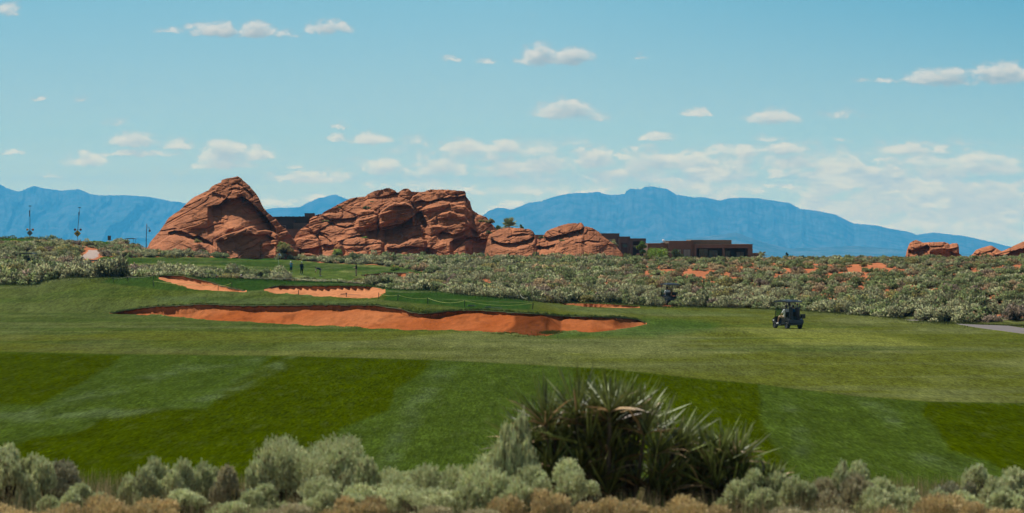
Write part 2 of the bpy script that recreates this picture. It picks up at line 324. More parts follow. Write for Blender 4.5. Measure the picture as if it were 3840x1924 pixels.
# ---- grass areas
crY = np.array([inter(CRY, p) for p in px_c]); jag = .9*fbm(px_c/40., px_c*0, 11, 4)+.5*fbm(px_c/9., px_c*0, 12, 2)
grass = (YY > 44+3*fbm(XX/3, YY/3, 8, 2)) & (YY < (crY+1.0+jag)[None, :])
GREEN = [(340,1010),(360,985),(385,972),(430,974),(700,975),(950,977),(1100,984),(1227,998),(1328,1000),(1420,1006),(1513,1014),(1600,1034),(1700,1046),(1745,1060),(1640,1066),(1400,1075),(300,1090),(300,1040)]
gsd = sdpoly(GREEN, PX, PY0)+3*fbm(PX/30, PY0/12, 21, 3)
grass |= (gsd < 10) & (YY > 322) & (YY < 425)
LEFTG = [(-400,884),(0,884),(220,890),(240,890),(380,900),(425,912),(430,925),(390,925),(300,916),(220,914),(100,914),(-400,905)]
grass |= (sdpoly(LEFTG, PX, PY0)+2*fbm(PX/20, PY0/8, 22, 3) < 0) & (YY > 415) & (YY < 470)
grass |= (sdpoly([(3360,1184),(3450,1184),(3560,1186),(3700,1190),(3840,1194),(4300,1212),(4300,1300),(3560,1230),(3380,1206)], PX, PY0)+3*fbm(PX/25, PY0/6, 23, 3) < 0) & (YY > 150) & (YY < 225)
ZONE[grass] = 1
# ---- bunkers cut into the ground
def bunker(zone, top, bot, ylo, yhi, lip, far=None, bowl=.0, ridge=None):
    top = np.array(top, float); bot = np.array(bot, float)
    x0 = max(top[0, 0], bot[0, 0]); x1 = min(top[-1, 0], bot[-1, 0]); jj = np.where((px_c > x0) & (px_c < x1))[0]
    tY = first_row(np.interp(px_c, top[:, 0], top[:, 1]), ylo, yhi); bY = first_row(np.interp(px_c, bot[:, 0], bot[:, 1]), ylo, yhi)
    ks = np.ones(9)/9; tY[4:-4] = np.convolve(tY, ks, 'valid'); edge = []
    for j in jj:
        a, b = bY[j], tY[j]
        if b <= a+.3: b = a+.6
        e = min(1, (px_c[j]-x0)/40, (x1-px_c[j])/40)
        h = float(lip(px_c[j]))*max(.25, e)*float(.72+.6*vn(px_c[j]/64, zone, 6))
        s = (Yr-a)/(b-a); mrow = (s >= 0) & (s < 1)
        off = h*sstep(0, .18, s)+bowl*e*np.sin(np.pi*np.clip(s, 0, 1))**1.2
        if ridge is not None: off = off+ridge(px_c[j], s)
        Z[mrow, j] -= off[mrow]
        ZONE[mrow, j] = zone
        r = int(np.searchsorted(Yr, b))
        for rr_, yv in ((r, b), (r-1, b-.03)):              # the lip runs smoothly between the grid rows
            YY[rr_, j] = yv; XX[rr_, j] = (px_c[j]-CX)/F*yv
        edge.append((px_c[j], b, Z0[r, j], h))
    E = np.array(edge); kk = np.ones(7)/7
    for c_ in (1, 2, 3): E[3:-3, c_] = np.convolve(E[:, c_], kk, 'valid')
    return E
def lip1(x): return float(inter([(400,.1),(460,.28),(560,.42),(700,.62),(820,.5),(950,.42),(1100,.42),(1300,.34),(1450,.3),(1560,.34),(1620,.42),(1700,.34),(1800,.2),(2000,.2),(2200,.17),(2400,.15)], x))
e1 = bunker(2, [p for p in TOP if 408 <= p[0] <= 2422], [p for p in BOT if 408 <= p[0] <= 2422], 150, 216, lip1, bowl=.22)
e2 = bunker(3, [(591,1038),(617,1030),(660,1031),(715,1041),(799,1059),(827,1071),(869,1080),(925,1091)], [(591,1042),(631,1060),(673,1072),(729,1086),(813,1090),(911,1095),(925,1095)], 205, 246,
            lambda x: inter([(590,.3),(640,.5),(760,.42),(830,.3),(925,.12)], x), bowl=.12)
def saw(x): return float(inter([(988,.12),(1058,.16),(1380,.16),(1400,.06)], x))
def steps(x, s):
    k = (x-1058)/25.5
    if x < 1050 or x > 1392: return 0*s
    return (.05+.26*(k % 1)*(.7+.6*_h(np.array([math.floor(k)]), np.array([5]), 3)[0]))*sstep(.78, .93, s)
e3 = bunker(4, [(988,1087),(1013,1075),(1058,1070),(1114,1071),(1202,1072.5),(1303,1071),(1391,1073.7),(1429,1079),(1443,1088)], [(988,1088),(1026,1100),(1127,1108.6),(1253,1114),(1379,1119.7),(1417,1114),(1443,1096)], 196, 246, saw, bowl=.15, ridge=steps)
e4 = bunker(5, [(1350,1032),(1429,1024.5),(1513,1021),(1566,1024),(1600,1036)], [(1350,1034),(1455,1040),(1505,1043.5),(1566,1047),(1600,1046)], 322, 395, lambda x: inter([(1350,.3),(1450,.75),(1500,.7),(1580,.5),(1600,.4)], x), bowl=.1)
e5 = bunker(6, [(2100,1137),(2190,1138),(2276,1141),(2350,1146),(2397,1150)], [(2100,1142),(2190,1150),(2276,1153),(2350,1155),(2397,1154)], 205, 245, lambda x: inter([(2100,.3),(2200,.55),(2270,.42),(2330,.15),(2397,.1)], x), bowl=.05)
# ridge of mounds in the sand of the large bunker, footprints and rake marks
sand = (ZONE >= 2)
Z[sand] += (.10*fbm(XX[sand]/1.4, YY[sand]/1.9, 31, 4)+.09*ridged(XX[sand]/.8, YY[sand]/.8, 33, 3)*sstep(.4, .6, vn(XX[sand]/3, YY[sand]/4, 35)))[:]
Z[sand] -= .02
# red earth cut in the brush
cut = [(1764,1058),(1790,1049),(1815,1046),(1838,1052),(1836,1072),(1800,1082),(1770,1074)]
# ---- cart paths
PATHL = [(280,973),(300,962),(322,950),(330,939),(368,938),(371,950),(367,962),(352,971)]
PATHR = [(3577,1214.5),(3650,1218),(3780,1222.5),(3860,1234),(3950,1243),(4400,1290),(4400,1320),(3950,1268),(3860,1257),(3760,1244),(3650,1229),(3600,1220)]
PATHR2 = [(3385,1199.6),(3430,1200.4),(3470,1201.5),(3465,1204.5),(3420,1204.5)]
pl = (sdpoly(PATHL, PX, PY0)+1.2*fbm(PX/8, PY0/4, 41, 2) < 0) & (YY > 340) & (YY < 425)
pr = ((sdpoly(PATHR, PX, PY0) < 0) | (sdpoly(PATHR2, PX, PY0) < 0)) & (YY > 130) & (YY < 215)
ZONE[pl] = 9; ZONE[pr] = 10
Z[pl | pr] += .03
PYG = HY+(EZ-Z)*F/YY
def ground(px, py=None, ylo=150, yhi=450, Y=None):
    j = int(np.argmin(abs(px_c-px)))
    if Y is None:
        m_ = (Yr > ylo) & (Yr < yhi) & (PYG[:, j] <= py)
        Y = Yr[int(np.argmax(m_))] if m_.any() else yhi
    z = float(np.interp(Y, Yr, Z[:, j])); return Vector(((px-CX)/F*Y, Y, z))
def zat(x, Y):
    px = CX+x/Y*F; j = np.interp(px, px_c, np.arange(nc)); j0 = int(j); j1 = min(j0+1, nc-1); t = j-j0
    return float(np.interp(Y, Yr, Z[:, j0])*(1-t)+np.interp(Y, Yr, Z[:, j1])*t)
# ---- colour of the turf (mowing stripes, rough, dry patches)
C = np.zeros(Z.shape+(3,)); C[:] = (.078, .098, .016)
def blend(mask, c):
    global C
    C = C*(1-mask[..., None])+np.array(c)*mask[..., None]
nearr = (YY > 50) & (YY < 175)
LINE = [(-3000,1310),(0,1318),(400,1327),(1025,1334),(1625,1349),(1940,1365),(2300,1385),(2600,1418),(2850,1441),(3200,1484),(3480,1506),(3840,1512),(6900,1560)]
lp = np.array([inter(LINE, p) for p in px_c])[None, :]
w1 = 8*fbm(XX/3, YY/6, 51, 4)
above = sstep(3, -3, PYG-lp)                                  # the cut along the fairway
ol = fbm(XX/9+3, YY/16, 52, 4)
blend(above, (.086, .100, .014)); blend(above*sstep(-.1, .45, ol), (.125, .138, .044))
blend(above*sstep(.0, .4, fbm(XX/6, YY/14, 53, 4))*.7, (.085, .098, .026))
below = (1-above)
blend(below*.95, (.043, .070, .008))
A = [(-400,1315),(470,1330),(400,1378),(300,1440),(150,1514),(-400,1519)]
B = [(1025,1334),(1625,1349),(1590,1395),(1490,1458),(1453,1540),(1282,1607),(1250,1640),(1200,1900),(-400,1900),(-400,1760),(0,1690),(120,1645),(300,1620),(400,1560),(470,1530),(775,1537),(850,1460),(960,1390)]
Cc = [(2150,1372),(2350,1386),(2600,1418),(2845,1442),(2850,1500),(2855,1560),(2880,1640),(2960,1760),(2500,1800),(2250,1600),(2160,1450)]
D = [(3477,1506),(4700,1528),(4700,1900),(3900,1850),(3708,1731),(3560,1690),(3510,1600),(3455,1560)]
for q in (A, B, Cc, D):
    sd = sdpoly(q, np.where(nearr, PX, 0), np.where(nearr, PYG, 0), 1, 1.6)
    mk = sstep(13, -13, sd+w1*.9)*nearr*below
    blend(mk, (.036, .053, .0))
lt = .5+.5*fbm(XX/2.5, YY/7, 54, 4)
for q, wd, a in (([(120,1545),(300,1500),(560,1420),(700,1380),(960,1345)], 45, .5), ([(430,1560),(760,1500),(980,1420),(1050,1380)], 40, .45), ([(0,1560),(250,1560),(430,1535)], 60, .5),
             ([(1450,1740),(1500,1640),(1560,1520),(1640,1420),(1700,1360)], 70, .4), ([(3220,1500),(3330,1560),(3380,1640),(3420,1700),(3640,1780)], 60, .55), ([(2950,1500),(3000,1600),(3010,1700)], 60, .3),
             ([(880,1430),(1000,1380),(1100,1340)], 25, .4)):
    sd = sdline(q, np.where(nearr, PX, 0), np.where(nearr, PYG, 0), 1.5)
    blend(np.clip(sstep(wd, 0, sd)*a*1.3*sstep(.3, .62, lt)*(.35+.65*sstep(.35,.6,vn(XX/.8, YY/2.5, 58))), 0, .8)*nearr*below, (.085, .118, .045))
# darker rough behind the large bunker and near the small ones
def rough(poly, c, a=1, ylo=150, yhi=250, soft=8):
    r = (YY > ylo) & (YY < yhi); sd = sdpoly(poly, np.where(r, PX, 0), np.where(r, PYG, 0), 1, 2)
    blend(sstep(soft, -soft, sd+5*fbm(PX/40, PYG/10, 61, 3))*a*r, c)
far = (YY > 172) & (YY < 250)
blend(far*sstep(60, 0, PX-2000)*.55, (.045, .072, .014))
rough([(1385,1070),(1600,1088),(1860,1116),(1960,1125),(1995,1140),(1985,1162),(1760,1158),(1600,1140),(1440,1125),(1450,1090)], (.026, .062, .010))
rough([(410,1041),(590,1036),(620,1064),(740,1090),(640,1090),(480,1070),(380,1060)], (.026, .062, .010), .8)
rough([(720,1036),(1100,1050),(1385,1062),(1380,1072),(1060,1070),(1010,1074),(985,1090),(930,1091),(860,1076),(760,1052)], (.024, .058, .009))
rough([(2405,1190),(2560,1196),(2700,1210),(2680,1240),(2450,1262),(2250,1262),(2100,1270),(2040,1266),(2110,1243),(2300,1240),(2420,1216)], (.036, .080, .012), .75, soft=26)
rough([(2750,1225),(2900,1215),(3100,1230),(3350,1262),(3500,1300),(3200,1320),(2950,1290)], (.16, .175, .036), .75, soft=25)
rough([(560,1110),(900,1118),(1300,1130),(1420,1140),(900,1140),(600,1130)], (.060, .088, .034), .5, soft=10)
rough([(2050,1140),(2250,1156),(2500,1160),(2800,1175),(2880,1190),(2500,1180),(2150,1170)], (.085, .120, .040), .5, soft=10)
rg = (YY > 322) & (YY < 425) & (ZONE == 1)
blend(rg*1., (.080, .115, .022)); blend(rg*sstep(-.05, .4, fbm(PX/110, PYG/9, 71, 3)), (.17, .18, .055)); blend(rg*sstep(.1, .5, fbm(PX/60, PYG/6, 72, 3))*.7, (.042, .078, .010))
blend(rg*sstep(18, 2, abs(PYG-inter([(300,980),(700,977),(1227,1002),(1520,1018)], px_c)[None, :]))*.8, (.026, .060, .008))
lg = (YY > 415) & (YY < 470) & (ZONE == 1); blend(lg*1., (.026, .075, .008))
blend((ZONE == 1)*above*(YY > 55)*np.clip(sstep(.12, .5, fbm(XX/16, YY/4.5, 83, 5)), 0, 1)*.42, (.125, .14, .055)); blend((ZONE == 1)*(YY > 140)*sstep(.1, .5, fbm(XX/18+9, YY/5, 84, 5))*.5, (.042, .072, .012))
# footprints-scale patchiness
C *= (1+.16*fbm(XX/1.4, YY/5, 81, 4)+.10*fbm(XX/.35, YY/2.0, 82, 3))[..., None]
# red soil
S = np.zeros(Z.shape+(3,)); S[:] = (.47, .165, .075); S *= (1+.25*fbm(XX/4, YY/9, 91, 4))[..., None]
nb = (YY < 60); S[nb] = (.22, .135, .07); S[nb] *= (1+.4*fbm(XX[nb]/.6, YY[nb]/.9, 92, 4))[:, None]
fv = YY > 480; S[fv] = (.16, .13, .09)
SA = np.zeros(Z.shape+(3,)); SA[:] = (.52, .19, .075)
b1 = ZONE == 2
orange = np.array([.37, .098, .026]); pale = np.array([.50, .18, .070])
mix1 = np.clip(.35+.55*fbm(XX/5, YY/6, 93, 4), 0, 1)*b1
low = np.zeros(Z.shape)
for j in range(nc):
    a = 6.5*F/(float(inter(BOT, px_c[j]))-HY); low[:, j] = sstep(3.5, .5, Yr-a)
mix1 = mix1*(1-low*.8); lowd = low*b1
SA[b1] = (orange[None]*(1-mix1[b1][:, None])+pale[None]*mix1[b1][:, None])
WET = [(1925,1170),(2075,1178),(2060,1220),(2040,1262),(1960,1262),(1900,1240),(1930,1215)]
wt = sstep(10, -10, sdpoly(WET, PX, PYG, 1, 1.3)+5*fbm(PX/20, PYG/12, 95, 3))*b1; SA = SA*(1-wt[..., None]*.60)
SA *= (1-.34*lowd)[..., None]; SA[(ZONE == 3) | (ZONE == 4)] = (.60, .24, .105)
SA *= (1+.18*fbm(XX/.9, YY/1.4, 94, 4)-.22*sstep(.62, .75, vn(XX/.35, YY/1.1, 96))*sstep(.45, .6, vn(XX/3, YY/4, 97)))[..., None]
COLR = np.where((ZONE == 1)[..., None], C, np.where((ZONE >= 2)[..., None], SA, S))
COLR[ZONE == 9] = (.42, .31, .25); COLR[ZONE == 10] = (.15, .125, .115)
COLR = np.clip(COLR*.70, 0, 1)
# ---- materials
def turf_mat():
    m, nt, b, _ = nmat('mown_turf'); n = N(nt); co = n.coord()
    f = n.noise(n.map(co, (4.2, .42, 3)), 1.6, 5, .75); g_ = n.noise(n.map(co, (1.3, .16, 1)), 1.0, 6, .68); h = n.noise(n.map(co, (13, 1.1, 5)), 1.0, 3, .85)
    k = n.math('MULTIPLY', n.rng(f, .3, .7, .58, 1.42), n.math('MULTIPLY', n.rng(g_, .3, .7, .74, 1.26), n.rng(h, .28, .72, .48, 1.52)))
    c = n.scale(n.attr(), k)
    dry = n.rng(n.noise(n.map(co, (3, .3, 1)), .9, 6, .7), .54, .72, 0, .38)
    c = n.mix(dry, c, n.mix(.5, c, (.115, .135, .055)))
    n.put(b.inputs['Base Color'], c); b.inputs['Roughness'].default_value = .95; b.inputs['Specular IOR Level'].default_value = 0.0
    n.put(b.inputs['Normal'], n.bump(n.math('ADD', f, h), .55, .06)); return m
def soil_mat(name, bs=.6):
    m, nt, b, _ = nmat(name); n = N(nt); co = n.coord()
    f = n.noise(n.map(co, (2.5, 1.2, 2)), 1.3, 6, .65); h = n.noise(co, 9, 5, .7)
    n.put(b.inputs['Base Color'], n.scale(n.attr(), n.math('MULTIPLY', n.rng(f, .3, .7, .82, 1.14), n.rng(h, .3, .7, .84, 1.14))))
    b.inputs['Roughness'].default_value = .95; b.inputs['Specular IOR Level'].default_value = 0.0
    n.put(b.inputs['Normal'], n.bump(n.math('ADD', f, h), bs, .09)); return m
M_turf = turf_mat(); M_soil = soil_mat('red_desert_soil'); M_sand = soil_mat('bunker_sand', .75)
def path_mat(name):
    m, nt, b, _ = nmat(name); n = N(nt); co = n.coord()
    n.put(b.inputs['Base Color'], n.scale(n.attr(), n.rng(n.noise(n.map(co, (1, .4, 1)), 2, 6, .7), .3, .7, .82, 1.15)))
    b.inputs['Roughness'].default_value = .9; return m
M_path = path_mat('path_concrete')
# ---- one grid, dealt out to the surfaces; neighbours share their border vertices
VX = np.stack([XX, YY, Z], -1).reshape(-1, 3); CF = COLR.reshape(-1, 3)
idx = np.arange(nr*nc).reshape(nr, nc)
quads = np.stack([idx[:-1, :-1], idx[:-1, 1:], idx[1:, 1:], idx[1:, :-1]], -1)
zq = ZONE[:-1, :-1]
def surface(name, mask, mat, base=None):
    q = quads[mask]; u, inv = np.unique(q.ravel(), return_inverse=True)
    c = CF[u].copy()
    if base is not None:           # border vertices take the colour of this surface
        own = base(ZONE.ravel()[u]); c[~own] = c[own].mean(0) if own.any() else c[~own]
        if name == 'fairway': c[~own] = C.reshape(-1, 3)[u][~own]
        if name.startswith('sand'): c[~own] = SA.reshape(-1, 3)[u][~own]*.9
        if name == 'ground': c[~own] = S.reshape(-1, 3)[u][~own]
    return tag(link(name, mesh_np(name, VX[u], inv.reshape(-1, 4), mat, c)), kind='structure')
surface('ground', zq == 0, M_soil, lambda z: z == 0)
surface('fairway', zq == 1, M_turf, lambda z: z == 1)
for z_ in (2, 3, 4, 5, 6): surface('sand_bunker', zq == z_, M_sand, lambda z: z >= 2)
surface('cart_path', zq == 9, M_path); surface('cart_path', zq == 10, M_path)
# ================================================================= ragged turf lips and fringes
def blades(P0, H, W_, lean, cols_, name, mat, droop=0.0):
    n_ = len(P0); a = RNG.uniform(0, 2*np.pi, n_); ax = np.stack([np.cos(a), np.sin(a)*.4, np.zeros(n_)], 1)*W_[:, None]/2
    tip = P0+np.stack([RNG.normal(0, 1, n_)*lean, RNG.normal(0, 1, n_)*lean-droop, H], 1)
    V = np.stack([P0-ax, P0+ax, tip], 1).reshape(-1, 3); Fc = np.arange(n_*3).reshape(-1, 3)
    return mesh_np(name, V, Fc, mat, np.repeat(cols_, 3, 0), smooth=False)
M_blade = leafmat('grass_blade', .8, vary=0)
PT = []; HT = []; CT = []
for e, dens, hh in ((e1, 34, .13), (e2, 26, .13), (e3, 22, .10), (e4, 14, .12), (e5, 18, .08)):
    e = np.array(e)
    for i in range(len(e)-1):
        k = RNG.poisson(dens)
        t = RNG.uniform(0, 1, k)[:, None]; q = e[i]*(1-t)+e[i+1]*t
        dy = RNG.uniform(-.10, .55, k); X = (q[:, 0]-CX)/F*(q[:, 1]+dy)
        zz = q[:, 2]-.03+np.maximum(dy, 0)*.05
        PT.append(np.stack([X, q[:, 1]+dy, zz], 1)); HT.append(hh*RNG.uniform(.3, 1.25, k)*(.55+.9*vn(q[:, 0]/9, q[:, 0]*0, 4)))
        base = np.where(RNG.uniform(0, 1, k)[:, None] < .17, [(.20, .15, .055)], [(.045, .088, .014)]); CT.append(base*RNG.uniform(.6, 1.35, (k, 1)))
PT = np.concatenate(PT); HT = np.concatenate(HT); CT = np.concatenate(CT)
XT = []                                                   # the tuft of turf left standing in the mouth of the large bunker, and weeds on the lip
for (cx_, cy_, sx_, sy_, nn_, hh_) in ((2060, 1250, 22, 3.0, 700, .16), (2085, 1246, 18, 2, 300, .13), (1607, 1166, 26, 5, 420, .14), (1545, 1160, 20, 4, 200, .12), (1895, 1252, 26, 2.0, 420, .10), (1960, 1262, 30, 1.5, 250, .08), (1300, 1146, 60, 2, 200, .10)):
    for k_ in range(nn_):
        q = ground(RNG.normal(cx_, sx_), RNG.normal(cy_, sy_), 158, 200); XT.append((q.x, q.y+RNG.uniform(-.3, .3), q.z-.01, hh_*RNG.uniform(.3, 1.2)))
XT = np.array(XT); PT = np.concatenate([PT, XT[:, :3]]); HT = np.concatenate([HT, XT[:, 3]]); CT = np.concatenate([CT, np.array([(.075, .11, .02)])*RNG.uniform(.6, 1.4, (len(XT), 1))])
tag(link('lip_grass', blades(PT, HT, RNG.uniform(.015, .05, len(PT)), .03, CT, 'lip_grass', M_blade)), kind='stuff')
# ragged roots and clods hanging over the lip, real overhang
V_, F_ = [], []
for e in (e1, e2, e3, e4):
    e = np.array(e)
    k0 = len(V_)
    for i in range(len(e)):
        px, Y, z, h = e[i]; ov = .10+.10*vn(px/17, 0, 9)+.08*vn(px/5, 1, 9); dr = .05+.10*vn(px/12, 2, 9)
        for (dy, dz) in ((.35, .012), (-ov, -.005), (-ov+.03, -dr), (.05, -dr*1.6)):
            V_.append(((px-CX)/F*(Y+dy), Y+dy, z+dz))
        if i:
            b0 = k0+4*(i-1); b1_ = k0+4*i
            for c_ in range(3): F_.append((b0+c_, b1_+c_, b1_+c_+1, b0+c_+1))
lipc = np.tile(np.array([(.036, .075, .012), (.045, .07, .018), (.11, .06, .03), (.14, .055, .03)]), (len(V_)//4, 1))
tag(link('turf_lip', mesh_np('turf_lip', V_, F_, leafmat('turf_edge', .9, vary=0), lipc*RNG.uniform(.75, 1.25, (len(V_), 1)))), kind='structure')
# tufts along the crest and scattered longer blades on the mounds
k = 26000; px = RNG.uniform(-20, 3860, k); dyf = RNG.exponential(1.6, k); cY = np.interp(px, px_c, crY); Y = cY+1.0-dyf
jj = np.clip(np.searchsorted(px_c, px), 0, nc-1); rr = np.clip(np.searchsorted(Yr, Y), 0, nr-1); ok = ZONE[rr, jj] == 1
px, Y, jj, rr = px[ok], Y[ok], jj[ok], rr[ok]
base = C[rr, jj]*RNG.uniform(.7, 1.4, (len(px), 1))
tag(link('rough_grass', blades(np.stack([(px-CX)/F*Y, Y, Z[rr, jj]-.01], 1), RNG.uniform(.05, .16, len(px)), RNG.uniform(.02, .07, len(px)), .03, base, 'rough_grass', M_blade)), kind='stuff')
# ================================================================= relief solids (mountains, sandstone)
def relief(name, top, base, Y0, A, q, disp, step, rows, back, mat, colf=None, rough_top=0.0, seed=1, ends=True, pad=0):
    """a solid whose skyline follows `top`; front slopes out by A metres towards the base; disp(px,py,x,z,t) sculpts it"""
    x0, x1 = top[0][0], top[-1][0]; pxs = np.arange(x0, x1+step*.5, step); tp = inter(top, pxs)
    tp = tp+rough_top*fbm(pxs/5., pxs*0+seed, seed, 3)+rough_top*.6*fbm(pxs/1.7, pxs*0+seed, seed+5, 2)
    bs = inter(base, pxs) if isinstance(base, list) else np.full(len(pxs), float(base)); tp = np.minimum(tp, bs-1)
    t = np.linspace(0, 1, rows); T, PXg = np.meshgrid(t, pxs, indexing='ij'); TP = tp[None, :]; BS = bs[None, :]
    PYg = BS+(TP-BS)*T
    hrel = np.clip((BS-TP)/max(1, (bs-tp).max()), 0, 1)
    w_ = np.hanning(int(110/step)|1); w_ /= w_.sum(); hs_ = np.convolve(np.pad(hrel[0], len(w_)//2, mode='edge'), w_, 'valid')[None, :]; hd_ = np.maximum(hrel, np.minimum(hs_, 1)*np.clip(np.minimum(pxs-x0, x1-pxs)/60, 0, 1)[None, :])
    endf = (hd_**.6 if ends else 1.0)
    x_ = (PXg-CX)/F*Y0; z_ = EZ-(PYg-HY)/F*Y0
    D = A*endf*(1-T)**q+disp(PXg, PYg, x_, z_, T)*np.clip(hd_*4, .1, 1)
    Yf = Y0-D
    V1 = np.stack([(PXg-CX)/F*Yf, Yf, EZ-(PYg-HY)/F*Yf], -1)
    t2 = np.linspace(1, 0, max(6, rows//8))[1:]; T2, PX2 = np.meshgrid(t2, pxs, indexing='ij')
    zt = EZ-(TP-HY)/F*Yf[-1:, :]; zb = EZ-(BS-HY)/F*Y0-1.0
    Y2 = Yf[-1:, :]+back*endf*(1-T2)**.7+.2+back*.06*fbm(PX2/30., T2*4, seed+3, 3)
    V2 = np.stack([(PX2-CX)/F*Yf[-1:, :]+0*T2, Y2, zb+(zt-zb)*T2**1.2], -1)
    V = np.concatenate([V1, V2]); R_, Cn = V.shape[:2]
    idx = np.arange(R_*Cn).reshape(R_, Cn); Q = np.stack([idx[:-1, :-1], idx[:-1, 1:], idx[1:, 1:], idx[1:, :-1]], -1).reshape(-1, 4)
    # close the bottom
    cap = np.stack([idx[-1, :-1], idx[-1, 1:], idx[0, 1:], idx[0, :-1]], -1)
    col = None
    if colf is not None:
        c = colf(PXg, PYg, x_, z_, T, D); c2 = np.repeat(c[-1:], len(t2), 0); col = np.concatenate([c, c2]).reshape(-1, 3)
    return link(name, mesh_np(name, V.reshape(-1, 3), np.concatenate([Q, cap]), mat, col))
# ----------------------------------------------------------------- far mountains
def mtn_mat():
    m, nt, b, _ = nmat('mountain_scrub'); n = N(nt); co = n.coord()
    f = n.noise(n.map(co, (1, 1, 1)), .007, 7, .65); h = n.noise(co, .033, 5, .7)
    c = n.mix(n.rng(f, .4, .62, 0, 1), (.03, .055, .05), (.125, .13, .115)); n.put(b.inputs['Base Color'], n.scale(c, n.rng(h, .3, .7, .75, 1.25)))
    b.inputs['Roughness'].default_value = 1; b.inputs['Specular IOR Level'].default_value = 0
    return m
M_mtn = mtn_mat()
def mdisp(sx, amp, sd, slant):
    def f(px, py, x, z, t):
        u = px/sx+slant*(1-t)+.35*fbm(px/200, t*2, sd+9, 3)
        return amp*(1-t*.8)*(ridged(u, t*.55, sd, 3)-.5)*1.2+amp*.22*(ridged(u*3.1, t*1.6, sd+4, 3)-.5)+amp*.07*fbm(px/14, t*9, sd+6, 4)
    return f
ML = [(-900,640),(-500,700),(-250,660),(-80,668),(0,691.5),(22,704),(69,719),(127,697),(168,707),(231,715),(294,709.5),(343,729),(373,732.6),(470,732),(559,738),(641,755),(671,757),(697,764.6),(760,790),(850,822),(940,850),(1000,900)]
MM = [(560,900),(760,840),(860,812),(994,786),(1028,780),(1084,779),(1124,776.6),(1146,764),(1199,741),(1217,740),(1236,733),(1258,730),(1297,745),(1350,765),(1450,800),(1600,830),(1800,850),(1900,900)]
MR = [(1560,890),(1640,872),(1720,850),(1790,822),(1815,805),(1837,789),(1863,779),(1880,779),(1915,786),(1929,782),(1986,759),(2032,754.6),(2038,750),(2109,730),(2167,723),(2201,724),(2238,719),(2284,731),(2310,730),(2344,727),(2347,717),(2365,708),(2405,710),(2419,700),(2440,699),(2452,700.6),(2500,708),(2534,730),(2601,740),(2640,740),(2700,752),(2740,743),(2780,741),(2847,744),(2900,752),(2960,762),(3000,783),(3060,790),(3130,804),(3200,838),(3290,846),(3348,860),(3403,868),(3438,881),(3500,872),(3558,879),(3616,885),(3675,898),(3744,914),(3787,924),(3900,936),(4200,950),(4700,965)]
MF = [(1900,985),(2050,940),(2130,890),(2170,878),(2230,862),(2300,880),(2400,905),(2550,898),(2700,880),(2760,872),(2850,905),(2950,930),(3050,930),(3200,922),(3350,932),(3500,945),(3700,955),(4000,975)]
for (nm, tp, Y0, A, bk_, sx, am, sd, sl, rt) in (('mountain_range', ML, 23400, 3000, 1500, 210, 1700, 3, .9, 1.4), ('mountain_range', MM, 24200, 1600, 900, 160, 540, 5, .5, 1.2),
                              ('mountain_range', MR, 22000, 3000, 1500, 170, 1100, 8, -.5, 1.6), ('foothills', MF, 15500, 1600, 700, 220, 290, 12, .3, .8)):
    tag(relief(nm, tp, 1003, Y0, A, 1.0, mdisp(sx, am, sd, sl), 4, 60, bk_, M_mtn, rough_top=rt, seed=sd, ends=False), kind='structure')
M_steel = plain('galvanised_steel', (.30, .31, .32), .45, .6)
# tiny masts on the summit
for i, (px, h) in enumerate(((2434, 14), (2392, 9), (2473, 8))):
    b = P(px, inter(MR, px)+2, 21950); V = []
    bm = bmesh.new(); r = bmesh.ops.create_cone(bm, segments=6, radius1=4, radius2=1.5, depth=h/F*21950, cap_ends=True)
    bmesh.ops.translate(bm, verts=bm.verts, vec=(0, 0, h/F*21950/2))
    for zz in (.55, .8):
        r = bmesh.ops.create_cube(bm, size=1); bmesh.ops.scale(bm, verts=r['verts'], vec=(11, 2.2, 2.2)); bmesh.ops.translate(bm, verts=r['verts'], vec=(0, 0, zz*h/F*21950))
    me = bpy.data.meshes.new('radio_mast'); bm.to_mesh(me); bm.free(); me.materials.append(M_steel)
    tag(link('radio_mast', me, loc=b), ('tallest tiny radio mast on the blue mountain summit', 'tiny radio mast on the blue summit, left of the tallest mast', 'tiny radio mast on the blue summit, right of the tallest mast')[i], 'radio mast', 'masts on the blue mountain')
# ----------------------------------------------------------------- red sandstone
def rock_mat():
    m, nt, b, _ = nmat('red_sandstone'); n = N(nt); co = n.coord()
    f = n.noise(n.map(co, (1, 1, 3.2), rot=(0, .3, 0)), .55, 7, .62); h = n.noise(n.map(co, (1, 1, 5), rot=(0, .3, 0)), 2.6, 6, .7); g_ = n.noise(co, 9, 4, .7)
    # dark desert varnish in irregular stains that follow the bedding
    vr = n.rng(n.noise(n.map(co, (.55, .55, 1.0), rot=(0, .3, 0)), .35, 6, .7), .47, .66, 0, .5)
    c = n.scale(n.attr(), n.math('MULTIPLY', n.rng(f, .3, .7, .76, 1.2), n.rng(h, .3, .7, .84, 1.16)))
    c = n.mix(vr, c, n.scale(c, .62)); n.put(b.inputs['Base Color'], c)
    b.inputs['Roughness'].default_value = .92; b.inputs['Specular IOR Level'].default_value = .15
    n.put(b.inputs['Normal'], n.bump(n.math('ADD', n.math('MULTIPLY', h, 1.0), n.math('MULTIPLY', g_, .35)), .8, .22)); return m
M_rock = rock_mat()
def rcol(px, py, x, z, t, D):
    base = np.array([.365, .136, .058]); f = 1+.22*fbm(x/2.2, z/1.0, 7, 4)+.10*fbm(x/.5, z/.25, 8, 3)
    c = base[None, None]*f[..., None]
    lo = sstep(.35, 0, t)[..., None]*.35; return c*(1-lo)+np.array([.47, .18, .083])[None, None]*f[..., None]*lo
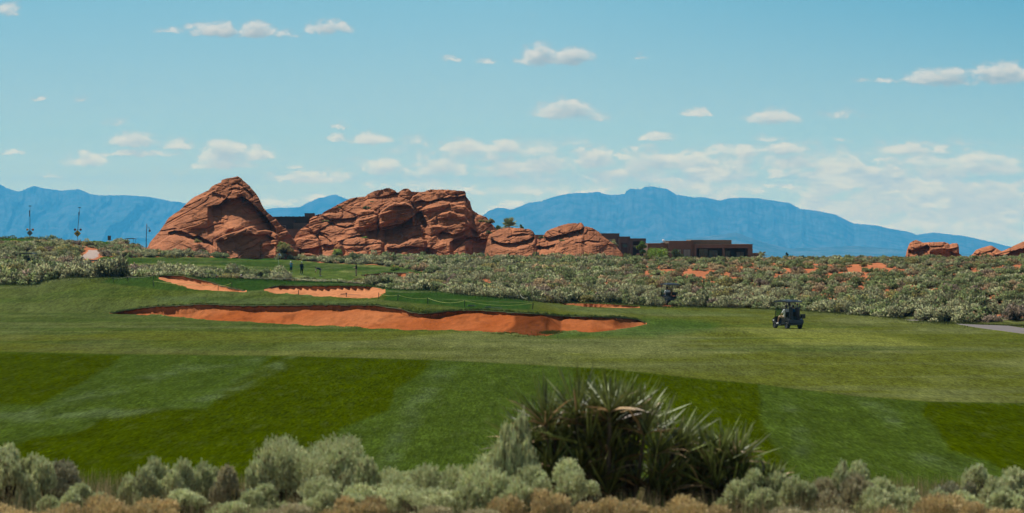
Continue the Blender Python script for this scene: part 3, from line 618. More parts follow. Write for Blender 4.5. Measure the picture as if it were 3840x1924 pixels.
def ledge(px, py, line, amp, L, fade=14, power=1.0, sharp=1.5, wob=2.5, sd=0):
    """amp metres step (minus = undercut, plus = block standing forward) below a broken line, fading over L picture rows"""
    l = np.array(line, float); e = np.interp(px, l[:, 0], l[:, 1])+wob*fbm(px/13., px*0+sd, 77+sd, 3)
    tap = np.clip(np.minimum(px-l[0, 0], l[-1, 0]-px)/fade, 0, 1)**.7
    v = (py-e)/L; return amp*tap*sstep(0, sharp/L, v)*np.clip(1-v, 0, 1)**power*(v < 1)
def bump_(px, py, cx, cy, rx, ry, h, p=.5, rot=0):
    dx = (px-cx); dy = (py-cy); c, s = math.cos(rot), math.sin(rot); u = (dx*c+dy*s)/rx; v = (-dx*s+dy*c)/ry
    return h*np.clip(1-u*u-v*v, 0, 1)**p
def crack(px, py, line, w, d):
    return -d*np.exp(-(sdline(line, px, py)/w)**2)
def strata(x, z, tilt, sd, amp1=.42, h1=1.5, amp2=.12, h2=.42, mod=None):
    s = z*math.cos(tilt)-x*math.sin(tilt)+.55*fbm(x/5, z/5, sd, 4); c = x*math.cos(tilt)+z*math.sin(tilt)
    out = 0
    for (a, h, k) in ((amp1, h1, 0), (amp2, h2, 1), (amp2*.45, h2*.42, 2)):
        w = s/h+.35*fbm(c/(h*2.5), s/(h*3), sd+11*k, 3); fr = w-np.floor(w)
        prof = np.where(fr < .86, fr/.86, (1-fr)/.14)             # leans out upwards, then steps back: dark line under each bed
        m_ = sstep(-.25, .35, fbm(c/(h*4), s/(h*1.6), sd+31+k, 4))
        out = out+a*prof*m_*(.5+.9*_h(np.floor(w), np.floor(w)*0+k, sd))
    return out if mod is None else out*mod
def blocks(x, z, sx, sz, tilt, sd, amp, gap, gd):
    c = x*math.cos(tilt)+z*math.sin(tilt); s = z*math.cos(tilt)-x*math.sin(tilt)
    c = c+.5*sx*fbm(x/sx, z/sz, sd+3, 3); s = s+.35*sz*fbm(x/sx+9, z/sz, sd+4, 3)
    f1, df, cv = voro(c/sx, s/sz, sd); return amp*(cv-.5)*sstep(0, .12, df)+amp*.35*(1-f1)**1-gd*(1-sstep(0, gap, df))
def fine(x, z, sd): return .16*fbm(x/1.1, z/.6, sd, 5, .6)+.40*fbm(x/4.5, z/3, sd+2, 4)
R1 = [(541,951),(549,935),(562,910),(580,888),(599,867),(612,848),(618,839),(626,826),(633.5,817),(650,804),(674,789),(695,768),(717,747),(733,736),(748,730),(768,720),(783,713),(790,704),(798,697),(812,690),(829,684),(831,675),(850,669),(873,665.5),(891,661),(899,665),(907,671),(911,677),(916,680),(925,688),(935,696),(943,706),(950,714.5),(962,728),(972,745.6),(979,760),(984.5,773.5),(997,789),(1009,801.5),(1022,812),(1034,820),(1044,834),(1053,845),(1065,854),(1074,860.5),(1083,874),(1090,882),(1102,898),(1112,915),(1125,945)]
def d1(px, py, x, z, t):
    m1 = .5+.6*sstep(830, 900, px-(py-760)*.2)+.6*sstep(.75, .95, t); m1 = np.clip(m1, .3, 1.4)
    D = strata(x, z, .36, 3, .42, 1.35, .15, .42, m1)+fine(x, z, 5)
    D += blocks(x, z, 3.6, 1.6, .36, 21, .7, .08, .28)*np.clip(sstep(800, 880, px)+sstep(.8, .95, t)*.6, 0, 1)
    D += blocks(x, z, 6.5, 2.6, .32, 25, .3, .03, .16)*(1-sstep(800, 880, px))
    D += ledge(px, py, [(778,778),(800,769),(825,764),(840,752),(850,742),(880,745),(905,733),(935,752),(965,778),(1000,815),(1035,858)], -3.4, 112, 20, .75, 2.0, 3)
    D += bump_(px, py, 880, 858, 42, 34, 1.0, .8)                    # the buttress that runs down from the dark hollow
    D += ledge(px, py, [(795,720),(812,724),(830,731),(848,734)], -.9, 20, 6, 1, 1.5, 1)
    D += ledge(px, py, [(890,731),(905,727),(918,740)], -1.0, 18, 5, 1, 1.5, 1)
    D += ledge(px, py, [(858,708),(880,703),(902,706)], -.8, 12, 5, 1, 1.5, 1)+ledge(px, py, [(868,689),(890,684),(912,694)], -.8, 11, 5, 1, 1.5, 1)
    D += ledge(px, py, [(912,700),(935,716),(950,734)], -.9, 18, 5, 1, 1.5, 1)
    D += ledge(px, py, [(800,899),(820,890),(838,882),(860,874),(884,869),(905,860),(925,852),(943,850),(958,858),(968,865),(990,861),(1012,862),(1030,872),(1046,886)], 3.3, 140, 14, .35, 3, 2)
    D += ledge(px, py, [(806,905),(840,897),(884,884),(930,872),(960,880),(1000,878),(1040,900)], -1.5, 80, 14, .45, 2, 3, 4)
    D += ledge(px, py, [(975,918),(1000,902),(1030,900),(1058,905),(1085,915),(1100,925)], 1.6, 80, 10, .4, 2, 2)+ledge(px, py, [(975,928),(1010,915),(1050,917),(1090,925)], -.8, 40, 10, .5, 2, 2)
    D += ledge(px, py, [(630,872),(655,864),(684,866),(705,874),(725,884),(745,884),(765,893),(785,905),(800,912)], -2.3, 34, 14, .9, 2, 3)
    D += ledge(px, py, [(560,925),(588,915),(615,897),(635,884),(655,878),(690,893),(720,893),(745,905),(790,915),(815,935)], 1.9, 90, 20, .4, 6, 3)
    D += ledge(px, py, [(598,866),(625,862),(650,855),(665,856)], -.7, 14, 8, .8)
    D += crack(px, py, [(618,842),(660,818),(700,797),(740,775),(770,757),(783,742)], 1.6, .5)+crack(px, py, [(700,838),(760,822),(800,812),(850,825)], 1.8, .35)
    D += crack(px, py, [(720,860),(770,858),(810,842),(838,838)], 2.2, .6)+bump_(px, py, 745, 800, 120, 70, 1.6, 1)
    D += bump_(px, py, 815, 883, 17, 15, 1.6, .5, -.5)
    D += 3.0*np.exp(-((px-640)/110)**2)*(1-t)-2.2*sstep(900, 1080, px)*(1-t)*.6
    return D
Y1 = 436
r1 = relief('sandstone_outcrop', R1, [(541,957),(700,966),(900,985),(1125,990)], Y1, 13, .95, d1, 1.15, 300, 9, M_rock, rcol, rough_top=1.1, seed=3)
tag(r1, 'tall pointed red sandstone outcrop with a dark hollow, left of the dark house', 'rock')
R2 = [(1072,985),(1082,950),(1093,927),(1098,908),(1103,894),(1113,875),(1126,861),(1140,850),(1159,838),(1158,826),(1164,820),(1178,810),(1192,805),(1207,802),(1216,794),(1240,782),(1264,769),(1290,756),(1314,744),(1340,740),(1372,736),(1380,728),(1396,721),(1415,713),(1433,711),(1447,706),(1459,705),(1470,709),(1479,713),(1489,722),(1500,717),(1512,709),(1522,707),(1532,708),(1545,719),(1562,720),(1591,719),(1604,714),(1616,710),(1637,712),(1655,710),(1677,711),(1700,713),(1726,716),(1740,716),(1746,720),(1748,736),(1756,747),(1763,755),(1766,772),(1773,788),(1792,802),(1825,815),(1842,838),(1858,854),(1862,864),(1872,900),(1882,950),(1890,985)]
def d2(px, py, x, z, t):
    D = strata(x, z, .22, 13, .5, 1.5, .2, .45, .65+.5*vn(x/6, z/4, 5))+fine(x, z, 15)
    D += blocks(x, z, 5.2, 2.3, .38, 41, 1.25, .07, .34)+blocks(x, z, 1.9, .8, .34, 43, .32, .07, .12)
    D += ledge(px, py, [(1380,742),(1430,738),(1480,724),(1500,722)], -.8, 16, 10, 1)
    D += ledge(px, py, [(1555,756),(1580,750),(1600,756),(1640,748),(1675,741),(1705,738),(1740,733),(1752,740)], -2.0, 26, 10, .8, 2, 2)
    D += ledge(px, py, [(1590,765),(1620,752),(1660,752),(1700,762),(1750,775),(1772,795)], 1.4, 60, 14, .8, 6)
    D += ledge(px, py, [(1205,806),(1235,818),(1280,822),(1335,812),(1345,806)], -1.6, 38, 10, .8, 2, 2)
    D += ledge(px, py, [(1230,828),(1265,843),(1300,850),(1330,838)], -1.2, 26, 10, .8)
    D += ledge(px, py, [(1335,800),(1352,790),(1375,785),(1405,788),(1418,800)], 1.4, 64, 10, .5, 5)
    D += ledge(px, py, [(1370,868),(1400,862),(1418,852),(1440,850),(1500,838),(1530,823),(1545,815)], -2.6, 60, 12, .75, 2, 3)
    D += ledge(px, py, [(1428,862),(1470,856),(1520,836),(1560,800),(1580,790),(1598,830),(1610,850)], -2.6, 100, 16, .7, 3, 3)
    D += ledge(px, py, [(1418,800),(1440,780),(1475,760),(1520,757),(1545,770),(1560,800)], 2.2, 70, 12, .6, 6)
    D += ledge(px, py, [(1470,776),(1500,770),(1530,770),(1555,790)], -1.4, 30, 8, .9)
    D += ledge(px, py, [(1440,918),(1470,914),(1500,916),(1535,905),(1565,895),(1600,900)], 1.8, 90, 12, .4, 5)
    D += ledge(px, py, [(1450,928),(1490,930),(1530,922),(1580,925),(1640,935)], -1.8, 60, 14, .5, 3)
    D += ledge(px, py, [(1270,914),(1300,916),(1350,917),(1400,912),(1436,908)], -.9, 10, 8, .8, 1.5, 1)+ledge(px, py, [(1262,900),(1300,893),(1350,890),(1400,895),(1440,908)], 1.8, 95, 10, .35, 4)
    D += ledge(px, py, [(1095,905),(1112,893),(1150,894),(1190,896),(1200,915)], 1.4, 60, 8, .5, 4)+ledge(px, py, [(1098,922),(1130,934),(1170,930),(1198,925)], -1.7, 46, 8, .6, 2, 2)
    D += ledge(px, py, [(1195,925),(1215,915),(1260,920),(1268,930)], -1.4, 50, 8, .5)+ledge(px, py, [(1183,882),(1200,872),(1225,890),(1245,905)], -1.0, 22, 6, .8)
    D += ledge(px, py, [(1265,905),(1290,897),(1330,882),(1370,880)], -1.3, 24, 8, .8)+ledge(px, py, [(1155,865),(1180,872),(1200,868),(1235,880)], -.9, 18, 8, .8)
    D += crack(px, py, [(1424,795),(1415,825),(1420,860),(1412,888)], 2.2, 1.0)+crack(px, py, [(1188,882),(1200,905),(1205,922)], 2.5, 1.2)+crack(px, py, [(1265,772),(1290,790)], 2, .7)
    D += ledge(px, py, [(1640,880),(1660,868),(1700,880),(1740,865),(1765,852),(1790,870)], -1.5, 44, 12, .6)
    D += ledge(px, py, [(1686,910),(1710,893),(1745,885),(1790,890),(1840,900),(1868,905)], -2.6, 100, 14, .35, 3, 3)
    D += ledge(px, py, [(1600,830),(1640,800),(1690,790),(1740,805),(1770,840)], 1.2, 70, 16, .8, 8)
    D += ledge(px, py, [(1550,965),(1580,945),(1610,940),(1640,955),(1650,975)], -1.2, 40, 8, .4)+ledge(px, py, [(1775,800),(1790,818),(1805,840),(1840,855)], 1.0, 60, 10, .6)
    D += 2.0*np.exp(-((px-1350)/130)**2)*(1-t)-1.5*np.exp(-((px-1590)/60)**2)*sstep(1, .3, t)+1.2*np.exp(-((px-1720)/80)**2)*(1-t)
    return D
Y2_ = 441
r2 = relief('sandstone_outcrop', R2, [(1072,990),(1300,992),(1500,1000),(1890,1002)], Y2_, 14, 1.05, d2, 1.2, 280, 12, M_rock, rcol, rough_top=1.6, seed=5)
tag(r2, 'widest red sandstone outcrop, long and flat-topped with many dark crevices, in the middle', 'rock')
R3 = [(1800,1000),(1815,960),(1830,890),(1840,869),(1863,862),(1880,857),(1903,853.5),(1925,855),(1952,855),(1970,859),(1983,858),(1992,863),(2000,869),(2009,884),(2012,896),(2026,900),(2034,893),(2038,884),(2044,874),(2052,866),(2068,858),(2087,851),(2108,844),(2130,838.6),(2150,837),(2168,838),(2172,835),(2181,835.5),(2188,843),(2190,850),(2201,849),(2212,853),(2221,853.5),(2234,862),(2247,870.7),(2260,884),(2273,895),(2288,905),(2301,915),(2313,927),(2324,938),(2333,950),(2339,964),(2346,980),(2352,990)]
def d3(px, py, x, z, t):
    D = strata(x, z, .2, 23, .36, 1.2, .17, .4, 1.0)+fine(x, z, 25)*.9+blocks(x, z, 3.4, 1.5, .25, 61, .55, .05, .35)*sstep(.25, .7, t)+blocks(x, z, 5, 2, .25, 63, .22, .03, .2)
    D += ledge(px, py, [(1842,895),(1870,908),(1900,912),(1940,908),(1975,900),(2005,888)], -1.8, 26, 8, .7, 2, 2)
    D += ledge(px, py, [(1900,890),(1920,880),(1950,878),(1985,876)], -.8, 12, 8, .8)+ledge(px, py, [(1925,868),(1950,866),(1985,868)], -.5, 8, 6, .8)
    D += ledge(px, py, [(2040,884),(2060,892),(2100,880),(2140,870),(2180,858),(2190,850)], -1.9, 32, 8, .7, 2, 2)
    D += ledge(px, py, [(2010,912),(2025,903),(2045,900),(2055,910)], 1.0, 26, 6, .5)+ledge(px, py, [(2012,920),(2035,925),(2070,918),(2085,912)], -1.3, 20, 6, .7)
    D += ledge(px, py, [(2180,905),(2205,900),(2230,903),(2250,905)], -1.0, 10, 6, .8, 1.5, 1)+ledge(px, py, [(2155,908),(2180,905),(2200,918)], -.6, 10, 6, .8)
    D += ledge(px, py, [(2072,985),(2080,967),(2096,958),(2106,968),(2125,974),(2135,985)], -1.9, 50, 5, .3, 2, 2)
    D += ledge(px, py, [(2175,985),(2220,968),(2260,960),(2290,957),(2320,968),(2340,975)], -1.0, 40, 10, .4)
    D += ledge(px, py, [(1880,985),(1895,968),(1915,968),(1925,985)], -1.0, 40, 5, .4)+ledge(px, py, [(1885,962),(1900,955),(1915,947)], -.6, 10, 5, .8)
    return D
tag(relief('sandstone_outcrop', R3, [(1800,1004),(2100,1008),(2352,1000)], 424, 12, .95, d3, 1.2, 190, 8, M_rock, rcol, rough_top=1.2, seed=7), 'low sloping red sandstone outcrop with layered face, left of the brown flat-roofed house', 'rock')
R4 = [(3398,984),(3402,970),(3405,955),(3405,926),(3409,917),(3414,910),(3424,904),(3434,899),(3449,904.6),(3456,908),(3465,910),(3500,908),(3539,907),(3553,911),(3562,917),(3572,912),(3589,912),(3594,918),(3596,930),(3594,942),(3598,951),(3605,958),(3616,968),(3622,984)]
def d4(px, py, x, z, t):
    D = strata(x, z, .1, 33, .5, 1.1, .2, .4, 1.0)+fine(x, z, 35)*.8+blocks(x, z, 2.6, 1.2, .1, 71, .8, .07, .5)
    D += ledge(px, py, [(3405,935),(3425,938),(3450,928),(3478,918),(3486,925),(3480,940),(3500,952)], -1.9, 50, 6, .5)+ledge(px, py, [(3480,945),(3500,928),(3545,925),(3560,932)], .9, 40, 8, .6)
    D += ledge(px, py, [(3562,940),(3580,948),(3598,950)], -.9, 26, 5, .6)
    return D
tag(relief('sandstone_outcrop', R4, 990, 396, 6, .45, d4, 1.1, 110, 6, M_rock, rcol, rough_top=1.2, seed=9), 'small blocky red sandstone outcrop rising alone from the sagebrush ridge at right', 'rock')
R5 = [(3618,985),(3624,972),(3647,953),(3653,945),(3659,938),(3685,928),(3713,921),(3722,923),(3733,928),(3745,937),(3756,942),(3768,938),(3779,933),(3795,925),(3810,918),(3825,911),(3840,905),(3870,896),(3920,894),(3980,906),(4040,930),(4090,985)]
def d5(px, py, x, z, t):
    D = strata(x, z, .3, 43, .4, 1.1, .15, .4, 1.0)+fine(x, z, 45)*.8+blocks(x, z, 3, 1.3, .3, 81, .5, .06, .4)
    D += ledge(px, py, [(3650,948),(3680,952),(3710,940),(3735,932)], -.8, 14, 6, .7)+ledge(px, py, [(3720,962),(3735,955),(3770,955),(3800,940),(3860,925),(3920,930)], -2.0, 60, 8, .4)
    D += ledge(px, py, [(3730,950),(3755,944),(3780,936),(3815,925),(3870,915)], 1.4, 60, 10, .5)
    return D
tag(relief('sandstone_outcrop', R5, 990, 392, 7, .8, d5, 1.1, 100, 6, M_rock, rcol, rough_top=1.0, seed=10), 'red sandstone outcrop cut off by the right edge of the picture', 'rock')
# boulders at the feet of the outcrops
def boulder(px, py, Y, w, h, sd, label):
    bm = bmesh.new(); bmesh.ops.create_icosphere(bm, subdivisions=4, radius=1)
    V = np.array([v.co[:] for v in bm.verts]); Fc = np.array([[v.index for v in f.verts] for f in bm.faces]); bm.free()
    k = 1+.3*fbm(V[:, 0]*1.1+sd, V[:, 2]*1.6+V[:, 1], sd, 4)+.05*np.sign(fbm(V[:, 0], V[:, 2]*5, sd+1, 2)); V = V*k[:, None]*[w/2, w*.4, h]
    p = P(px, py, Y); c = np.tile([.44, .16, .065], (len(V), 1))*(1+.2*fbm(V[:, 0]*2, V[:, 2]*4, sd, 3))[:, None]
    tag(link('boulder', mesh_np('boulder', V, Fc, M_rock, c), loc=p), label, 'boulder')
boulder(1092, 960, 421, 2.6, 1.0, 3, 'pale rounded red boulder in the gap below the olive shrub')
boulder(1156, 962, 422, 2.4, .55, 4, 'low flat red boulder just right of the gap between the two tall outcrops')
boulder(1322, 962, 421, 2.6, .9, 5, 'red boulder at the foot of the widest outcrop, behind the bending golfer')
boulder(1545, 975, 420, 2.4, .9, 6, 'red boulder at the foot of the widest outcrop, right of the dark-shirted golfer')
boulder(1273, 948, 422, 1.6, 1.5, 7, 'pointed red boulder at the foot of the widest outcrop, behind the bending golfer')
# ================================================================= sagebrush
M_leaf = leafmat('sage_foliage', .8, vary=.24, trans=.2, tuft=True)
M_sagen = leafmat('sage_foliage_mass', .8, vary=0, trans=.2, tuft=True)
M_leaf_flat = leafmat('foliage_plain', .8, vary=0)
M_wood = plain('weathered_wood', (.10, .075, .05), .9)
def leaf_quads(C0, D, L, Wd, colr):
    """little blades: centre, direction, length, width -> one quad each"""
    n_ = len(C0); r = RNG.normal(0, 1, (n_, 3)); S_ = np.cross(D, r); S_ /= np.linalg.norm(S_, axis=1)[:, None]+1e-9
    a = D*L[:, None]/2; b = S_*Wd[:, None]/2
    V = np.stack([C0-a-b*.6, C0-a+b*.6, C0+a+b, C0+a-b], 1).reshape(-1, 3)
    return V, np.arange(n_*4).reshape(-1, 4), np.repeat(colr, 4, 0)
SAGE = {'near': (.55, .59, .32), 'grey': (.315, .33, .17), 'green': (.20, .25, .095), 'olive': (.29, .27, .09), 'dry': (.38, .28, .15), 'dead': (.27, .21, .15), 'straw': (.58, .46, .23), 'neardry': (.46, .42, .25), 'neardead': (.37, .36, .23), 'dark': (.09, .14, .05), 'bright': (.20, .30, .05)}
def sage(kind, nl, lobes, leaf, sd, flat=.72, upright=.6, inner=.22, spread=1.0):
    """unit shrub: radius 1, height ~flat*1.4; many twig-tip tufts on the lobes of a dome"""
    rg = np.random.default_rng(sd)
    th = rg.uniform(0, 2*np.pi, lobes); u = rg.uniform(.05, 1, lobes)
    rr = np.sqrt(1-u**2*.8)*rg.uniform(.35, .85, lobes)*spread; LC = np.stack([rr*np.cos(th), rr*np.sin(th), u*flat*rg.uniform(.55, 1.0, lobes)], 1)
    LR = rg.uniform(.20, .40, lobes)*(6/lobes)**.2*1.05
    w = LR**2/np.sum(LR**2); which = rg.choice(lobes, nl, p=w)
    d = rg.normal(0, 1, (nl, 3)); d[:, 2] = np.abs(d[:, 2])*1.1-.25; d /= np.linalg.norm(d, axis=1)[:, None]
    rad = rg.uniform(.55, 1.06, nl)**.5*LR[which]; bumpy = 1+.22*np.sin(d[:, 0]*9+which)*np.sin(d[:, 1]*8+which*2)
    C0 = LC[which]+d*(rad*bumpy)[:, None]; C0[:, 2] = np.abs(C0[:, 2])+.02
    D = d*.9+np.array([0, 0, upright])+rg.normal(0, .45, (nl, 3)); D /= np.linalg.norm(D, axis=1)[:, None]
    base = np.array(SAGE[kind]); br = rg.uniform(.82, 1.18, nl)*(.85+.3*rg.uniform(0, 1, lobes)[which])
    colr = base[None]*br[:, None]*np.stack([rg.uniform(.9, 1.12, nl), np.ones(nl), rg.uniform(.85, 1.15, nl)], 1)
    dead = rg.uniform(0, 1, nl) < .07; colr[dead] = np.array([.17, .12, .07])*br[dead][:, None]
    V1, F1, K1 = leaf_quads(C0, D, leaf*rg.uniform(.7, 1.5, nl), leaf*.5*rg.uniform(.6, 1.3, nl), colr)
    ni = int(nl*inner); wi = rg.choice(lobes, ni); t = rg.uniform(0, 1, ni)[:, None]      # twigs from the root to the tufts; their dark brown also paints the interior shade
    C1 = LC[wi]*t*.9+rg.normal(0, .05, (ni, 3)); C1[:, 2] = np.abs(C1[:, 2]); D1 = LC[wi]+rg.normal(0, .25, (ni, 3)); D1 /= np.linalg.norm(D1, axis=1)[:, None]
    V2, F2, K2 = leaf_quads(C1, D1, leaf*2.2*rg.uniform(.7, 1.3, ni), leaf*.45*np.ones(ni), np.tile([.075, .058, .04], (ni, 1))*rg.uniform(.6, 1.3, (ni, 1)))
    pd = C0*[1, 1, 1.3]-[0, 0, .25]; pd /= np.linalg.norm(pd, axis=1)[:, None]; n1 = d*.8+pd*.55+rg.normal(0, .6, (nl, 3))+[0, 0, .12]; n1 /= np.linalg.norm(n1, axis=1)[:, None]
    n2 = D1+rg.normal(0, .3, (ni, 3)); n2 /= np.linalg.norm(n2, axis=1)[:, None]
    return np.concatenate([V1, V2]), np.concatenate([F1, F2+len(V1)]), np.concatenate([K1, K2]), len(F1), np.repeat(np.concatenate([n1, n2]), 4, 0)
MID = {}; LOWP = {}
for kind in ('grey', 'green', 'olive', 'dry', 'dead', 'dark', 'bright'):
    MID[kind] = []; LOWP[kind] = []
    for i in range(4):
        V, Fc, K, _, NN = sage(kind, 1300, 9+i*2, .10, 100+i+7*len(MID)); MID[kind].append(mesh_np('sagebrush', V, Fc, M_leaf, K, smooth=False, nrm=NN))
        LOWP[kind].append([sage(kind, 420, 8+i, .155, 300+i+7*len(MID))[k] for k in (0, 1, 2, 4)])
# ---- where it grows
def proj(x, Y, z): return CX+x/Y*F, HY-(z-EZ)/Y*F
GREENP = np.array(GREEN, float)
SAND_SPOTS = [(3290,1003,34,20),(3255,1042,22,16),(3030,1017,34,13),(3155,1035,24,10),(3225,1012,15,8),(3015,1017,10,10),(3100,1030,14,7),(2930,1052,24,8),(2900,1055,14,6),(2210,1012,22,18),(2285,1043,26,9),(2420,1033,22,12),(2470,1010,14,12),(2690,1055,14,12),(2483,1055,12,8),
 (2840,1055,22,8),(2970,1020,9,8),(3660,1018,22,12),(3820,995,26,10),(3450,1030,20,8),(3560,1033,14,9),(3380,1040,14,8),(3420,1085,20,9),(3290,1100,24,9),(3480,1088,26,8),(3600,1095,22,10),(3240,1090,12,7),(3130,1115,20,8),(3710,1085,16,9),(3740,1125,20,8),(3330,1145,22,8),(2955,1115,16,6),(2760,1000,12,10),(2300,1000,10,7),(3020,1075,9,6),(2850,1110,14,6),(2365,1050,12,6),
 (3560,1110,20,6),(3180,1065,12,7),(3800,1060,18,7),(3060,1005,12,7),(2620,1035,12,7),(1815,1062,30,20)]
def in_spot(px, py):
    for (a, b, rx, ry) in SAND_SPOTS:
        if ((px-a)/rx)**2+((py-b)/ry)**2 < 1.3: return True
    return False
cand = []
Y = 168.0
rgs = np.random.default_rng(5)
while Y < 470:
    stp = 1.4+.0024*Y
    xs = np.arange(-.222*Y-6, .215*Y+6, stp)
    for x in xs:
        X = x+rgs.uniform(-.5, .5)*stp; Yy = Y+rgs.uniform(-.5, .5)*stp
        px = CX+X/Yy*F; z = zat(X, Yy); py = HY-(z-EZ)/Yy*F
        cy = float(inter(CRY, px))
        if px > -300 and px < 4150: cand.append((X, Yy, z, px, py, cy))
    Y += stp
for p_ in np.arange(-250, 4150, 13.):
    cy = float(inter(CRY, p_))
    for k_ in (2.4, 3.8):
        a_ = p_+rgs.uniform(-9, 9); Yy = cy+k_+rgs.uniform(-.5, .5); X = (a_-CX)/F*Yy; z = zat(X, Yy)
        if a_ > 1400 or a_ < 420: cand.append((X, Yy, z, a_, HY-(z-EZ)/Yy*F, cy))
for p_ in np.arange(360, 2360, 17.):
    for Yb in (403, 407, 411, 415, 418.5, 421.5):
        a_ = p_+rgs.uniform(-12, 12); Yy = Yb+rgs.uniform(-1.5, 1.5); X = (a_-CX)/F*Yy; z = zat(X, Yy); cand.append((X, Yy, z, a_, HY-(z-EZ)/Yy*F, 200))
for p_ in np.arange(-250, 215, 12.):
    for Yy in (456, 461):
        a_ = p_+rgs.uniform(-5, 5); X = (a_-CX)/F*Yy; z = zat(X, Yy); cand.append((X, Yy, z, a_, HY-(z-EZ)/Yy*F, 200))
cand = np.array(cand)
X, Yq, z, px, py, cy = cand.T
jj = np.clip(np.searchsorted(px_c, px), 0, nc-1); rr = np.clip(np.searchsorted(Yr, Yq), 0, nr-1)
onsoil = (ZONE[rr, jj] == 0) | ((px > 3360) & (py < 1206) & (py > 1175) & (ZONE[rr, jj] == 1))
keep = (Yq > cy+1.8) & onsoil
keep &= ~((px > 300) & (px < 1350) & (Yq < 284) & (Yq > 236) & (px > 700))            # the dip where the two players stand
gs = sdpoly(GREEN, px, py); keep &= ~((gs < 5) & (Yq > 320) & (Yq < 428))
keep &= ~((sdpoly(LEFTG, px, py) < 1) & (Yq > 412) & (Yq < 453))
keep &= ~((sdpoly(PATHL, px, py) < 9) & (Yq > 330) & (Yq < 430)); keep &= ~((sdpoly(PATHR, px, py) < 5) & (Yq < 215)); keep &= ~((sdpoly(PATHR2, px, py) < 12) & (Yq < 215))
keep &= ~((px > 278) & (px < 372) & (py > 962) & (py < 1004) & (Yq > 322) & (Yq < 375))
# rocks, houses
keep &= ~((px > 520) & (px < 2360) & (Yq > 424)); keep &= ~((px > 3380) & (Yq > 383)); keep &= ~((px > 2360) & (px < 2900) & (Yq > 425))
keep &= ~((px > 2230) & (Yq > 345) & (rgs.uniform(0, 1, len(px)) < .45)) | ((px < 2230))
keep &= ~((px > 150) & (px < 410) & (py < 915) & (Yq > 440) & (px > 215))
keep &= ~((px > 2482) & (px < 2535) & (Yq < 247)); spot = np.array([in_spot(a, b-6) for a, b in zip(px, py)]); keep &= ~(spot & (px > 1700))
keep &= ~((rgs.uniform(0, 1, len(px)) < .12) & (px > 2200))
X, Yq, z, px, py, cy = [a[keep] for a in (X, Yq, z, px, py, cy)]
def size_of(px, Y, py):
    s = .66+.52*rgs.uniform(0, 1)**1.5
    if px < 420 and Y < 330: s *= 1.5
    if 380 <= px < 1060 and Y < 325: s *= 1.35
    elif 1060 <= px < 1400 and Y < 325: s *= .9
    if 1350 < px < 2300: s *= 1.12
    if px > 2500 and Y < 225: s *= 1.1
    if px > 3450 and Y < 205: s *= 1.15
    if Y > 380: s *= 1.05
    if px > 2400 and Y > 262: s *= .76
    if px < 230 and Y > 420: s *= 1.25
    return s
B_ = []
for i in range(len(X)):
    s = size_of(px[i], Yq[i], py[i]); hx = s*rgs.uniform(.95, 1.35); hz = s*rgs.uniform(.8, 1.25)
    if 1080 < px[i] < 1400 and Yq[i] < 325: hz *= .62
    u = rgs.uniform(); band = .5+.5*fbm(np.array([X[i]/9]), np.array([Yq[i]/14]), 66, 2)[0]
    frontY = Yq[i]-cy[i]
    if px[i] < 215 and Yq[i] > 420: kind = 'dark' if u < .6 else 'green'
    elif frontY < 22: kind = 'grey' if u < .68 else ('green' if u < .93 else 'olive')
    elif px[i] > 2000 and frontY > 25: kind = 'dry' if u < .16+.22*band*(frontY < 60) else ('olive' if u < .30 else ('green' if u < .74 else 'grey'))
    else: kind = 'dry' if u < .07 else ('olive' if u < .17 else ('green' if u < .47 else 'grey'))
    if rgs.uniform() < .035: kind = 'dead'
    B_.append((X[i], Yq[i], z[i], hx, hz, kind, px[i], py[i], rgs.uniform(0, 6.28)))
